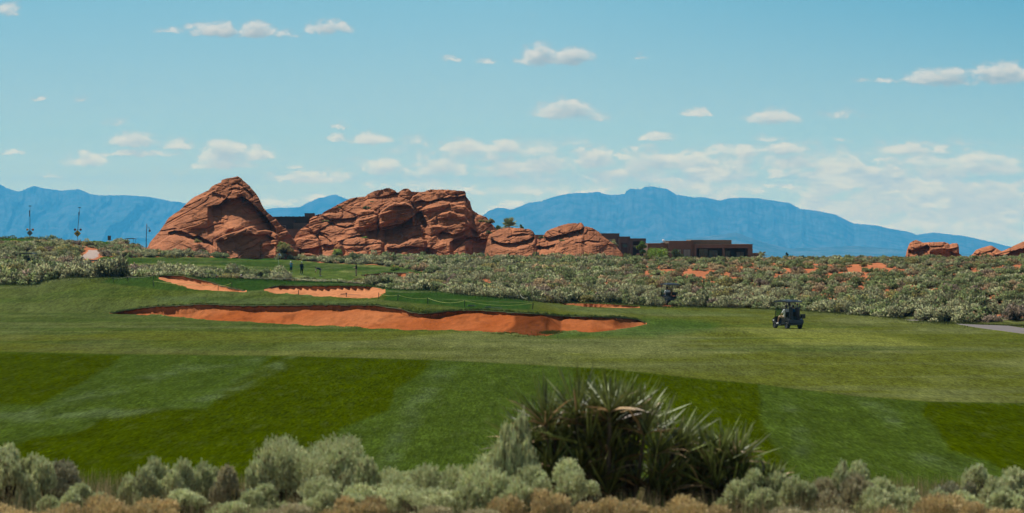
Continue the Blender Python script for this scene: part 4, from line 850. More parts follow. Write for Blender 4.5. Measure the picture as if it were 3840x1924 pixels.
# fixed shrubs seen one by one: px, base py, distance, half width m, height factor, kind, label
FIX = [(742, 909, 424.5, .75, 1.0, 'olive', 'small olive shrub in the crevice low on the pointed red outcrop'),
 (1061, 925, 420.5, 1.0, 1.1, 'bright', 'small green shrub on the rocks just above the olive shrub in the gap'),
 (1067, 947, 419, 1.6, 1.15, 'olive', 'round olive shrub at the foot of the gap between the two tall outcrops'),
 (1375, 785, 427.5, .9, .9, 'dark', 'green shrub on a ledge high on the widest outcrop, biggest one there'),
 (1273, 779, 428, .5, .7, 'dark', 'tiny green shrub in a crack near the upper left edge of the widest outcrop'),
 (1396, 757, 430, .45, .6, 'dark', 'tiny green shrub just above the biggest shrub on the widest outcrop'),
 (1221, 831, 424, .65, .8, 'olive', 'small shrub near the left shoulder of the widest outcrop'),
 (1368, 893, 419.5, .6, .7, 'bright', 'small bright shrub on a low ledge in the middle of the widest outcrop'),
 (1836, 836, 428, .9, 1.5, 'olive', 'yellowish shrub on the right shoulder of the widest outcrop, against the mountain'),
 (1806, 832, 427, .6, 1.2, 'olive', 'small shrub just left of the yellowish shrub on the right shoulder'),
 (1832, 876, 422, .6, 1.2, 'dark', 'dark shrub in the cleft between the widest outcrop and the low one'),
 (1263, 954, 418, 1.1, 1.2, 'bright', 'bright green shrub at the foot of the widest outcrop above the bending golfer'),
 (2108, 903, 415, .55, .9, 'olive', 'small shrub on the low sloping outcrop'), (2030, 893, 417, .6, .9, 'dark', 'small shrub in the notch of the low sloping outcrop'),
 (1484, 1008, 372, 1.0, 1.1, 'bright', 'yellow green shrub among grey sagebrush right of the dark-shirted golfer'),
 (1325, 1003, 403, 2.0, 1.35, 'green', 'large rounded sagebrush right behind the dark-shirted golfer'),
 (1400, 1008, 398, 1.7, 1.4, 'grey', 'large grey sagebrush at the far corner of the green, right of the dark-shirted golfer'),
 (600, 1012, 303, 1.7, 1.1, 'grey', 'rounded grey sagebrush on the strip left of the first small bunker'),
 (747, 1022, 300, 1.55, 1.25, 'grey', 'tall rounded sagebrush behind the left small bunker'),
 (880, 1040, 292, 2.1, 1.0, 'grey', 'broad pale sagebrush in front of the green behind the mowed crest'),
 (975, 1042, 290, 1.6, 1.3, 'green', 'dark rounded sagebrush left of the golfer in blue, in front of the green')]
sel = []
for (a, b, Yv, hw, hf, kd, lb) in FIX:
    p = P(a, b, Yv); 
    if Yv < 418 and a < 2000: p = ground(a, Y=Yv)
    sel.append((p.x, p.y, p.z, hw, hw*hf*.75, kd, lb))
vis = [i for i, b in enumerate(B_) if -30 < b[6] < 3870]
# largest in the picture first, counting only shrubs whose top shows above the ones in front
buck = {}
show = {}
for i in sorted(vis, key=lambda i: B_[i][1]):
    b = B_[i]; topy = b[7]-b[4]*.95/b[1]*F; w = b[3]/b[1]*F; k0 = int((b[6]-w)//8); k1 = int((b[6]+w)//8)
    low = [buck.get(k, 5000) for k in range(k0, k1+1)]; exp = sum(max(0, min(b[7], l)-topy) for l in low)*8
    cr = float(inter(CRP, b[6]))
    if b[7] > cr+25 and b[1] > b[6]*0+float(inter(CRY, b[6]))+4: exp *= max(0, min(1, (cr-topy)/25))
    show[i] = exp
    for k in range(k0, k1+1): buck[k] = min(buck.get(k, 5000), topy+3)
NIND = 240
order = sorted(vis, key=lambda i: -show[i])[:NIND]; chosen = set(order)
def region(px, py, Y, kind):
    c = {'grey': 'grey-green', 'green': 'green', 'olive': 'olive', 'dry': 'brownish', 'dead': 'dead grey-brown', 'dark': 'dark green', 'bright': 'bright green'}[kind]
    if px < 215 and Y > 420: return c+' sagebrush on the far grassy rise beside the grey sign back', 'shrubs on the far left rise'
    if px < 420 and Y < 300: return c+' sagebrush in the tall thicket at the left edge of the fairway', 'sagebrush thicket at the left'
    if px < 545: return c+' sagebrush on the left slope around the pale cart path', 'sagebrush on the left slope'
    if px < 1350 and Y < 330: return c+' sagebrush in the strip between the crest and the putting green', 'sagebrush strip before the green'
    if px < 1500 and Y > 380: return c+' sagebrush in the band between the putting green and the red outcrops', 'sagebrush at the foot of the outcrops'
    if px < 2050 and Y < 300: return c+' sagebrush just behind the long roped mound in the middle', 'sagebrush behind the mound'
    if px < 2360: return c+' sagebrush in the hollow below the low sloping outcrop', 'sagebrush in the middle hollow'
    if Y < float(inter(CRY, px))+16: return c+' sagebrush in the front row along the right side of the fairway', 'sagebrush along the right fairway edge'
    if Y > 275: return c+' sagebrush along the skyline of the right hillside', 'sagebrush on the right skyline'
    return c+' sagebrush on the red sandy hillside at right', 'sagebrush on the right hillside'
for i in order:
    X_, Y_, z_, hx, hz, kind, a, b, rz = B_[i]
    o = link('sagebrush', MID[kind][i % 4]); o.location = (X_, Y_, z_-.06); o.scale = (hx, hx, hz); o.rotation_euler = (0, 0, rz)
    lb, gp = region(a, b, Y_, kind); tag(o, lb, 'shrub', gp)
for (X_, Y_, z_, hx, hz, kind, lb) in sel:
    o = link('shrub', MID[kind][int(hx*10) % 4]); o.location = (X_, Y_, z_-.05); o.scale = (hx, hx, hz*1.15); o.rotation_euler = (0, 0, hx*7)
    tag(o, lb, 'shrub')
# the rest of the brush as one mass
VV, FF, KK, NRM = [], [], [], []; off = 0
for i, b in enumerate(B_):
    if i in chosen: continue
    V, Fc, K, NN = LOWP[b[5]][i % 4]; c, s = math.cos(b[8]), math.sin(b[8])
    R_ = np.stack([V[:, 0]*c-V[:, 1]*s, V[:, 0]*s+V[:, 1]*c, V[:, 2]], 1)*[b[3], b[3], b[4]]+[b[0], b[1], b[2]-.05]
    NRM.append(np.stack([NN[:, 0]*c-NN[:, 1]*s, NN[:, 0]*s+NN[:, 1]*c, NN[:, 2]], 1)); VV.append(R_); FF.append(Fc+off); KK.append(K*(.66+.62*((i*7919) % 100)/100)); off += len(V)
tag(link('brush_cover', mesh_np('brush_cover', np.concatenate(VV), np.concatenate(FF), M_sagen, np.concatenate(KK), smooth=False, nrm=np.concatenate(NRM))), kind='stuff')
print('bushes', len(B_), 'faces', sum(map(len, FF)))
# yellow flowers / dry tufts on the left slope
k = 5200; px_, py_, sz = [], [], []
tq = []
for (a, b, rx, ry, nn, cc) in ((215, 928, 18, 5, 260, (.45, .30, .03)), (258, 930, 8, 4, 120, (.42, .30, .03)), (100, 921, 14, 4, 130, (.38, .26, .04)), (170, 923, 12, 4, 100, (.34, .24, .04)), (285, 952, 22, 7, 300, (.38, .25, .05)), (510, 955, 22, 8, 260, (.36, .25, .05)), (245, 960, 30, 8, 200, (.30, .22, .06)), (660, 962, 30, 5, 120, (.30, .22, .06)),(2475, 1078, 60, 10, 600, (.26, .17, .09)), (2980, 1130, 70, 8, 500, (.27, .18, .09)), (1290, 966, 60, 7, 500, (.24, .18, .08))):
    for _ in range(nn):
        u = RNG.normal(0, .5, 2); q = ground(a+u[0]*rx, b+u[1]*ry+4, 170, 445); tq.append((q.x, q.y+RNG.uniform(-1, 1), q.z, *cc))
tq = np.array(tq); H_ = RNG.uniform(.25, .75, len(tq))
tag(link('dry_grass', blades(tq[:, :3], H_, RNG.uniform(.05, .12, len(tq)), .12, tq[:, 3:]*.8*RNG.uniform(.7, 1.3, (len(tq), 1)), 'dry_grass', M_blade)), kind='stuff')
# ================================================================= the near bank
def near_z(x, Y): return zat(x, Y)
NEAR = {}
def near_shrub(px, top, Y, wpx, kind, label, sd, drop=.0, upright=.7, lobes=16, nl=9000, leaf=.04, name='sagebrush', flat=.8):
    kind = {'grey': 'near', 'green': 'near', 'dry': 'neardry', 'dead': 'neardead'}.get(kind, kind)
    w = wpx/F*Y/2; x = (px-CX)/F*Y; g_ = near_z(x, Y); zt = EZ-(top-HY)/F*Y; h = max(.25, zt-g_)
    V, Fc, K, nf, NN = sage(kind, nl, lobes, leaf/w*.9, sd, flat=flat, upright=upright, inner=.12, spread=1.2)
    V = V*[w, w, h/V[:, 2].max()]
    o = empty(name, (x, Y, g_-.03), 0, label, 'shrub')
    ml = mesh_np('foliage', V[:nf*4], Fc[:nf], M_leaf_flat, K[:nf*4], smooth=False, nrm=NN[:nf*4]); link('foliage', ml, o)
    q = Fc[nf:]-nf*4; link('twigs', mesh_np('twigs', V[nf*4:], q, M_leaf_flat, K[nf*4:], smooth=False), o)
    return o
s_ = 1.4907
def d_(v): return v*s_
for (a, t, Y, w, kd, lb, sd) in [
 (45, 1112, 31, 150, 'grey', 'tall grey-green sagebrush at the lower left corner of the picture', 1),
 (140, 1150, 31.5, 130, 'dead', 'twiggy grey-brown shrub beside the sagebrush in the lower left corner', 2),
 (420, 1148, 31, 130, 'grey', 'upright grey-green sagebrush standing in a gap of green, second from the left', 3),
 (352, 1180, 31.5, 90, 'grey', 'short sagebrush left of the second upright sagebrush from the left', 4),
 (528, 1152, 31.5, 80, 'grey', 'narrow upright sagebrush between the second one and the big dark-shaded one', 5),
 (600, 1165, 31, 110, 'dry', 'brownish upright sagebrush just left of the big dark-shaded one', 6),
 (790, 1088, 31.5, 280, 'grey', 'biggest rounded pale sagebrush with dark shade inside, in the left foreground', 7),
 (680, 1118, 31.2, 110, 'grey', 'pale sagebrush leaning on the left side of the biggest foreground one', 17),
 (880, 1122, 31.3, 140, 'grey', 'pale sagebrush leaning on the right side of the biggest foreground one', 18),
 (1010, 1160, 31, 190, 'grey', 'low wide sagebrush mound in the middle foreground', 8),
 (860, 1195, 29, 220, 'grey', 'low pale sagebrush in front of the biggest foreground one', 9),
 (1190, 1128, 30.5, 200, 'grey', 'broad grey-green sagebrush left of the sagebrush spike by the yucca', 10),
 (1290, 1100, 30.2, 170, 'grey', 'grey-green sagebrush directly under the spike at the left of the yucca', 11),
 (1298, 1022, 30, 95, 'grey', 'tall narrow sagebrush spike rising against the left side of the yucca', 12),
 (1395, 1150, 29.5, 190, 'grey', 'pale green sagebrush in front of the left half of the yucca', 13),
 (1270, 1165, 29.3, 180, 'grey', 'greyish sagebrush below and left of the yucca, nearest the camera there', 14),
 (1910, 1180, 30.5, 150, 'grey', 'blue-grey sagebrush just right of the small yucca', 20),
 (2010, 1190, 30.2, 150, 'grey', 'wide blue-grey sagebrush between the yucca and the pointed one', 21),
 (2118, 1155, 30.5, 110, 'grey', 'pointed grey-green sagebrush in the right foreground', 22),
 (2110, 1185, 30, 170, 'dry', 'brownish sagebrush under the pointed one in the right foreground', 23),
 (2235, 1195, 30.3, 150, 'grey', 'yellowish-tinged sagebrush right of the pointed one', 24),
 (2200, 1215, 29.8, 170, 'green', 'low green-grey sagebrush in front of the yellowish-tinged one', 25),
 (2500, 1165, 31, 160, 'grey', 'rounded sagebrush with dark underside at the right edge', 26),
 (2420, 1205, 30.3, 110, 'dead', 'bare purple-brown twiggy shrub near the right edge', 27),
 (2400, 1230, 29.8, 150, 'grey', 'low sagebrush in front of the bare twiggy shrub near the right edge', 28),
 (2540, 1225, 29.6, 150, 'green', 'green-grey sagebrush in the lower right corner', 29),
 (200, 1215, 29.5, 150, 'grey', 'small sagebrush in front of the twiggy grey-brown shrub at lower left', 30),
 (490, 1225, 29.5, 200, 'grey', 'low sagebrush below the second upright sagebrush from the left', 31),
 (1060, 1215, 29.2, 260, 'grey', 'low pale sagebrush along the bottom edge, left of centre', 32),
 (640, 1215, 29.8, 170, 'grey', 'low sagebrush in front of the brownish upright sagebrush', 33)]:
    near_shrub(d_(a), d_(t)-12, Y, d_(w)*1.30, kd, lb, 500+sd, lobes=14+sd % 6, nl=15000 if w < 150 else 24000, leaf=.028 if kd != 'dead' else .024)
for (a, t, Y, w, lb, sd) in [
 (60, 1255, 28.3, 260, 'straw-coloured dry bush at the very lower left corner', 1), (270, 1236, 28.6, 240, 'straw-coloured dry bush at the bottom edge below the left gap of green', 2),
 (400, 1250, 28.2, 200, 'dry straw bush at the bottom edge, right of the one below the gap', 3), (900, 1238, 28.4, 170, 'dry orange-brown bush at the bottom edge below the biggest sagebrush', 4),
 (1330, 1222, 28.5, 190, 'orange-brown dry bush at the bottom edge in front of the yucca, left one', 5), (1560, 1238, 28.6, 200, 'orange-brown dry bush at the bottom edge under the yucca, middle one', 6),
 (1740, 1240, 28.4, 200, 'orange-brown dry bush at the bottom edge under the yucca, right one', 7), (2330, 1222, 28.8, 210, 'tan dry bush at the bottom edge in the right foreground', 8),
 (700, 1262, 28.0, 230, 'low tan bush at the bottom edge under the brownish sagebrush', 9), (2060, 1255, 28.1, 260, 'low tan bush at the bottom edge under the pointed sagebrush', 10), (1130, 1262, 28, 240, 'low tan bush at the bottom edge left of the centre', 11), (2480, 1256, 28, 220, 'low tan bush at the bottom edge near the right corner', 12)]:
    near_shrub(d_(a), d_(t)-2, Y, d_(w)*1.15, 'straw' if sd not in (9, 10, 11) else 'dry', lb, 700+sd, lobes=16, nl=14000, leaf=.028, upright=.9, name='dry_bush')
k = 26000; xx = RNG.uniform(-6.5, 6.5, k); y2 = RNG.uniform(26.5, 37, k); zz = np.array([zat(a, b) for a, b in zip(xx, y2)])
cc = np.where(RNG.uniform(0, 1, k)[:, None] < .55, [(.50, .40, .22)], [(.16, .20, .07)])*RNG.uniform(.6, 1.3, (k, 1))
tag(link('bank_grass', blades(np.stack([xx, y2, zz], 1), RNG.uniform(.08, .42, k), RNG.uniform(.006, .014, k), .05, cc, 'bank_grass', M_blade)), kind='stuff')
# ================================================================= yucca
M_yuc = leafmat('yucca_blade', .45, vary=0, spec=.4)
def yucca(px, base_py, Y, heads, label, sd):
    rg = np.random.default_rng(sd); x = (px-CX)/F*Y; g_ = zat(x, Y)
    o = empty('yucca', (x, Y, g_-.02), 0, label, 'yucca')
    V, Fc, K = [], [], []; V2, F2, K2 = [], [], []
    for (hx, hy_, hz, L, nb, lean) in heads:
        c = np.array([(hx-px)/F*Y, hy_, EZ-(hz-HY)/F*Y-(g_-.02)])
        for i in range(nb):
            el = math.asin(min(1, max(-.5, rg.uniform(-.15, 1.0)))); az = rg.uniform(0, 6.283)
            d = np.array([math.cos(az)*math.cos(el)+lean*.5, math.sin(az)*math.cos(el), math.sin(el)+.45]); d /= np.linalg.norm(d)
            l = L*rg.uniform(.7, 1.08); w = rg.uniform(.009, .0145); dead = (el < .2 and rg.uniform() < .35) or rg.uniform() < .08
            s = np.cross(d, [0, 0, 1.]); s /= np.linalg.norm(s)+1e-6; u = np.cross(s, d)
            roll = rg.uniform(-1, 1); s = s*math.cos(roll)+u*math.sin(roll)
            sag = (.30 if dead else .04)*l
            VV_, FF_, KK_ = (V2, F2, K2) if dead else (V, Fc, K); b0 = len(VV_)
            for q, (t, ww) in enumerate(((0, .8), (.35, 1.1), (.75, .7), (1, .04))):
                p = c+d*l*t+np.array([0, 0, -sag*t*t]); VV_ += [p-s*w*ww, p+s*w*ww]
                k0 = (.45+1.3*((i*37) % 11)/11)
                KK_ += [np.array((.30, .20, .10) if dead else (.115, .14, .036))*k0*(1 if dead else (.8+.5*t))]*2
                if q: FF_.append((b0+2*q-2, b0+2*q-1, b0+2*q+1, b0+2*q))
    link('leaves', mesh_np('leaves', V, Fc, M_yuc, K, smooth=False), o)
    link('dead_leaves', mesh_np('dead_leaves', V2, F2, M_yuc, K2, smooth=False), o)
    bm = bmesh.new()
    for (hx, hy_, hz, L, nb, lean) in heads:
        c = Vector(((hx-px)/F*Y, hy_, EZ-(hz-HY)/F*Y-(g_-.02))); r = bmesh.ops.create_cone(bm, segments=10, radius1=.03, radius2=.02, depth=1, cap_ends=True)
        b = Vector((c.x*.7, c.y*.7, 0)); dv = c-b; ro = dv.to_track_quat('Z', 'Y').to_matrix().to_4x4()
        bmesh.ops.transform(bm, matrix=Matrix.Translation((b+c)/2) @ ro @ Matrix.Diagonal((1, 1, dv.length, 1)), verts=r['verts'])
    me = bpy.data.meshes.new('stems'); bm.to_mesh(me); bm.free(); me.materials.append(M_wood); link('stems', me, o)
def mound(seed, x0, x1, top, bot, nh, L, depth=.5):
    rg = np.random.default_rng(seed); H = []
    for i in range(nh):
        u = rg.uniform(-1, 1); hx = (x0+x1)/2+u*(x1-x0)/2; env = (1-abs(u)**2.6)**.5
        v = rg.uniform(0, 1)**1.3; hz = bot-(bot-top)*env*(1-v*.97)
        H.append((hx, rg.uniform(-depth, depth)*env, hz, L*rg.uniform(.75, 1.08)*(.8+.2*env), int(34*rg.uniform(.7, 1.2)), u*.75))
    return H
yucca(2260, 1880, 31.5, mound(3, 1895, 2610, 1535, 1880, 90, .72), 'largest spiky yucca clump, dark green, in the middle foreground', 11)
yucca(2710, 1880, 31.2, mound(4, 2610, 2800, 1700, 1880, 22, .60, .3), 'small spiky yucca just right of the largest clump', 12)
yucca(2860, 1880, 31.0, mound(5, 2790, 2930, 1800, 1880, 14, .40, .25), 'smallest low yucca, farthest right of the three', 13)
# ================================================================= small mesh builder
class MB:
    def __init__(s): s.v = []; s.f = []
    def add(s, V, Fc):
        o = len(s.v); s.v += [tuple(p) for p in V]; s.f += [tuple(i+o for i in f) for f in Fc]; return s
    def box(s, x0, x1, y0, y1, z0, z1):
        return s.add([(x, y, z) for x in (x0, x1) for y in (y0, y1) for z in (z0, z1)], [(0, 1, 3, 2), (4, 6, 7, 5), (0, 4, 5, 1), (2, 3, 7, 6), (0, 2, 6, 4), (1, 5, 7, 3)])
    def prism(s, prof, x0, x1, t=0.0):
        """profile in (y, z) pushed along x; t narrows nothing but keeps ends planar"""
        n_ = len(prof); V = [(x0, *p) for p in prof]+[(x1, *p) for p in prof]
        return s.add(V, [tuple(range(n_))[::-1], tuple(range(n_, 2*n_))]+[(i, (i+1) % n_, n_+(i+1) % n_, n_+i) for i in range(n_)])
    def rings(s, pts, rad, k=10, sc=(1, 1)):
        """closed tube through points with a radius each"""
        P_ = [Vector(p) for p in pts]; V = []; Fc = []
        up = Vector((0, 0, 1)); ref = None
        for i, p in enumerate(P_):
            d = (P_[min(i+1, len(P_)-1)]-P_[max(i-1, 0)]).normalized()
            if ref is None: ref = d.orthogonal().normalized() if abs(d.z) > .9 else d.cross(up).normalized()
            ref = (ref-d*ref.dot(d)).normalized(); b = d.cross(ref)
            for j in range(k):
                a = 2*math.pi*j/k; V.append(p+(ref*math.cos(a)*sc[0]+b*math.sin(a)*sc[1])*rad[i])
        for i in range(len(P_)-1):
            for j in range(k): Fc.append((i*k+j, i*k+(j+1) % k, (i+1)*k+(j+1) % k, (i+1)*k+j))
        Fc += [tuple(range(k))[::-1], tuple(range((len(P_)-1)*k, len(P_)*k))]; return s.add(V, Fc)
    def tube(s, a, b, r0, r1=None, k=8): return s.rings([a, b], [r0, r0 if r1 is None else r1], k)
    def cap(s, a, b, r0, r1, k=12):
        a = Vector(a); b = Vector(b); d = (b-a); L = d.length; d = d.normalized() if L > 1e-6 else Vector((0, 0, 1)); pts = []; rad = []
        for t in (-1, -.85, -.5): pts.append(a+d*r0*t); rad.append(max(.0008, r0*math.sqrt(max(0, 1-t*t))))
        pts.append(a); rad.append(r0); pts.append(b); rad.append(r1)
        for t in (.5, .85, 1): pts.append(b+d*r1*t); rad.append(max(.0008, r1*math.sqrt(max(0, 1-t*t))))
        return s.rings(pts, rad, k)
    def ell(s, c, r, k=16, m=10, R=None):
        V = []; Fc = []
        for i in range(m+1):
            t = math.pi*i/m
            for j in range(k):
                a = 2*math.pi*j/k; q = Vector((r[0]*math.sin(t)*math.cos(a), r[1]*math.sin(t)*math.sin(a), r[2]*math.cos(t)))
                if R is not None: q = R @ q
                V.append(Vector(c)+q)
        for i in range(m):
            for j in range(k): Fc.append((i*k+j, i*k+(j+1) % k, (i+1)*k+(j+1) % k, (i+1)*k+j))
        return s.add(V, Fc)
    def mesh(s, name, mat, smooth=False, bevel=0.0, remesh=0.0):
        me = bpy.data.meshes.new(name); me.from_pydata([tuple(p) for p in s.v], [], s.f)
        bm = bmesh.new(); bm.from_mesh(me); bmesh.ops.remove_doubles(bm, verts=bm.verts, dist=1e-5); bmesh.ops.recalc_face_normals(bm, faces=bm.faces)
        if bevel: bmesh.ops.bevel(bm, geom=[e for e in bm.edges if len(e.link_faces) == 2 and e.calc_face_angle(0) > .6], offset=bevel, segments=2, affect='EDGES', clamp_overlap=True)
        bm.to_mesh(me); bm.free()
        if remesh:
            t = bpy.data.objects.new('tmp', me); COL.objects.link(t); md = t.modifiers.new('r', 'REMESH'); md.mode = 'VOXEL'; md.voxel_size = remesh
            sm = t.modifiers.new('s', 'SMOOTH'); sm.factor = .5; sm.iterations = 2
            dg = bpy.context.evaluated_depsgraph_get(); m2 = bpy.data.meshes.new_from_object(t.evaluated_get(dg)); bpy.data.objects.remove(t); bpy.data.meshes.remove(me); me = m2; me.name = name; smooth = True
        me.polygons.foreach_set('use_smooth', [smooth]*len(me.polygons))
        me.materials.clear(); me.materials.append(mat); return me
    def obj(s, name, mat, parent=None, **k): return link(name, s.mesh(name, mat, **k), parent)
M_black = plain('black_plastic', (.012, .014, .018), .45); M_rubber = plain('tyre_rubber', (.02, .02, .02), .85); M_dkblue = plain('cart_paint', (.03, .036, .044), .22, .3, spec=.7)
M_roof = plain('cart_roof_plastic', (.018, .022, .028), .3, spec=.6); M_glass = None
M_white = plain('white_paint', (.75, .75, .73), .5); M_skin = plain('skin', (.42, .23, .15), .55); M_hair = plain('dark_hair', (.03, .02, .015), .8)
M_grey0 = plain('wheel_rim_grey', (.10, .10, .11), .4, .4); M_silver = plain('brushed_steel', (.55, .56, .58), .25, .9); M_seat = plain('seat_vinyl', (.03, .032, .035), .5); M_red = plain('dark_red_fabric', (.20, .02, .04), .7)
M_post = plain('black_stake', (.012, .014, .016), .7); M_rope = plain('pale_rope', (.42, .42, .30), .9); M_ropey = plain('yellow_rope', (.40, .42, .12), .9)
def glass_mat(name, tint, rough=.05):
    m = bpy.data.materials.new(name); m.use_nodes = True; nt = m.node_tree; nt.nodes.clear(); n = N(nt)
    o_ = n.new('ShaderNodeOutputMaterial'); a = n.new('ShaderNodeBsdfTransparent'); a.inputs[0].default_value = (*tint, 1); b = n.new('ShaderNodeBsdfGlossy'); b.inputs['Roughness'].default_value = rough
    fz = n.new('ShaderNodeFresnel'); fz.inputs[0].default_value = 1.45; mx = n.new('ShaderNodeMixShader')
    n.put(mx.inputs[0], n.math('ADD', fz.outputs[0], n.rng(n.noise(n.coord(), 3), 0, 1, .0, .04))); nt.links.new(a.outputs[0], mx.inputs[1]); nt.links.new(b.outputs[0], mx.inputs[2]); nt.links.new(mx.outputs[0], o_.inputs[0]); return m
M_shield = glass_mat('windshield_acrylic', (.62, .74, .72))
def cloth(name, rgb): return plain(name, rgb, .85, var=.2, nscale=12, bump=.3, spec=.2)
CL_ = {k: cloth('cloth_'+k, v) for k, v in {'teal': (.03, .22, .36), 'navy': (.010, .014, .035), 'black': (.008, .009, .012), 'khaki': (.34, .26, .17), 'white': (.78, .78, .78), 'tan': (.42, .30, .19), 'blue': (.02, .09, .22), 'cap': (.8, .8, .8), 'grey': (.12, .12, .13)}.items()}
# ================================================================= people
def V3(*a): return Vector(a)
def person(loc, rz, label, J=None, shirt='navy', sleeves='short', bottom='khaki', legs='shorts', cap=None, hair=True, shoes='white', group=None, hgt=1.0, lean=None):
    """local frame: forward +Y, right +X, feet on z=0"""
    j = dict(head=V3(0, .03, 1.64), neck=V3(0, 0, 1.47), shL=V3(-.19, 0, 1.41), shR=V3(.19, 0, 1.41), elL=V3(-.25, -.03, 1.13), elR=V3(.25, -.03, 1.13), wrL=V3(-.23, .10, .90), wrR=V3(.23, .10, .90),
             hipL=V3(-.09, 0, .93), hipR=V3(.09, 0, .93), knL=V3(-.11, .03, .50), knR=V3(.11, .03, .50), anL=V3(-.13, -.02, .085), anR=V3(.13, -.02, .085), face=V3(0, 1, 0), handL=V3(0, .1, -1), handR=V3(0, .1, -1))
    if J: j.update({k: Vector(v) for k, v in J.items()})
    root = empty('person', loc, rz, label, 'person', group); root.scale = (hgt, hgt, hgt)
    up = (j['head']-j['neck']).normalized(); fd = j['face'].normalized(); rt = fd.cross(up).normalized(); fd = up.cross(rt)
    R = Matrix((rt, fd, up)).transposed(); h = j['head']; H = lambda x, y, z: h+R @ Vector((x, y, z))
    pel = (j['hipL']+j['hipR'])/2; che = (j['shL']+j['shR'])/2; lr = (j['shR']-j['shL']).normalized(); hl = (j['hipR']-j['hipL']).normalized()
    ax = (pel-che).normalized()
    def torso(b, g=0.0, low=0.0):
        b.cap(j['shL']+ax*.02, j['shR']+ax*.02, .068+g, .068+g)
        for s_ in (-1, 1): b.cap(che+lr*.085*s_+ax*.12, pel+hl*.075*s_-ax*(.02-low), .105+g, .098+g)
        b.cap(che+ax*.18, pel-ax*.05+ax*low, .125+g, .112+g)
    b = MB(); torso(b); b.cap(j['neck']-up*.06, j['neck']+up*.10, .056, .052)
    b.ell(H(0, 0, .03), (.076, .094, .105), R=R); b.ell(H(0, .035, -.045), (.056, .060, .070), R=R); b.ell(H(0, .022, -.02), (.064, .074, .075), R=R)
    b.cap(H(0, .088, .03), H(0, .110, -.012), .010, .015); b.cap(H(-.022, .094, -.052), H(.022, .094, -.052), .009, .009); b.cap(H(-.035, .082, .045), H(.035, .082, .045), .014, .014)
    for s_ in (-1, 1): b.ell(H(.078*s_, -.005, .0), (.012, .022, .034), 8, 6, R=R)
    for S in ('L', 'R'):
        b.cap(j['sh'+S], j['el'+S], .050, .038); b.cap(j['el'+S], j['wr'+S], .040, .026)
        b.cap(j['hip'+S], j['kn'+S], .086, .056); b.cap(j['kn'+S], j['an'+S], .058, .038)
        kn, an = j['kn'+S], j['an'+S]; b.cap(kn+(an-kn)*.12-fd*0, kn+(an-kn)*.45, .058, .050)
        w = j['wr'+S]; hd = j['hand'+S].normalized(); sd = hd.cross(fd if abs(hd.dot(fd)) < .9 else Vector((0, 0, 1))).normalized(); nrm = sd.cross(hd)
        for q in (-.022, 0, .022): b.cap(w+hd*.02+sd*q*.6, w+hd*.085+sd*q, .017, .015)
        for qi, (q, L) in enumerate(((-.033, .058), (-.011, .072), (.011, .068), (.032, .052))):
            a0 = w+hd*.09+sd*q; a1 = a0+hd*L*.5+nrm*.008; a2 = a1+hd*L*.38+nrm*.022; b.cap(a0, a1, .0105, .0095, 8); b.cap(a1, a2, .0095, .008, 8)
        ths = -1 if S == 'R' else 1
        t0 = w+hd*.03+sd*.026*ths; t1 = t0+(hd*.6+sd*.7*ths).normalized()*.038+nrm*.01; b.cap(t0, t1, .013, .011, 8); b.cap(t1, t1+hd*.028+nrm*.01, .011, .009, 8)
    b.obj('body', M_skin, root, remesh=.0095)
    b = MB(); torso(b, .016, .03)
    for S in ('L', 'R'):
        e = j['sh'+S].lerp(j['el'+S], .68 if sleeves == 'short' else 1); b.cap(j['sh'+S], e, .068, .060)
        if sleeves == 'long': b.cap(j['el'+S], j['el'+S].lerp(j['wr'+S], .93), .054, .040)
    b.cap(j['neck']-up*.05, j['neck']-up*.0, .066, .062); b.obj('shirt' if sleeves == 'short' else 'jacket', CL_[shirt], root, remesh=.012)
    b = MB(); b.cap(pel+hl*-.07-ax*.06, pel+hl*.07-ax*.06, .118, .118)
    for S in ('L', 'R'):
        kn = j['kn'+S]; hp = j['hip'+S]; e = hp.lerp(kn, .92 if legs == 'shorts' else 1); b.cap(hp, e, .108, .084 if legs == 'shorts' else .076)
        if legs == 'trousers': b.cap(kn, kn.lerp(j['an'+S], .98), .078, .058)
    b.obj('shorts' if legs == 'shorts' else 'trousers', CL_[bottom], root, remesh=.012)
    for S in ('L', 'R'):
        a = j['an'+S]; f2 = Vector((fd.x, fd.y, 0)).normalized() if abs(fd.z) < .9 else Vector((0, 1, 0)); f2 = j.get('toe', f2)
        b = MB(); b.cap(a-f2*.045+V3(0, 0, -.045), a+f2*.15+V3(0, 0, -.055), .042, .034); b.cap(a-f2*.02, a+f2*.02+V3(0, 0, -.03), .044, .042); b.obj('shoe', CL_[shoes] if shoes in CL_ else M_white, root, remesh=.012)
    if cap:
        b = MB(); b.ell(H(0, -.004, .052), (.087, .103, .083), R=R)
        for q in (-.05, -.025, 0, .025, .05): b.cap(H(q, .07, .055), H(q*.8, .155-abs(q)*.6, .045), .012, .008, 8)
        b.obj('cap', CL_[cap], root, remesh=.009)
    if hair:
        b = MB(); b.ell(H(0, -.016, .038), (.081, .092, .100), R=R); b.ell(H(0, -.045, -.02), (.070, .060, .06), R=R); b.obj('hair', M_hair, root, remesh=.012)
    for s_ in (-1, 1):
        b = MB(); b.ell(H(.030*s_, .088, .022), (.010, .006, .007), 8, 6, R=R); b.obj('eye', M_black, root, smooth=True)
    return root
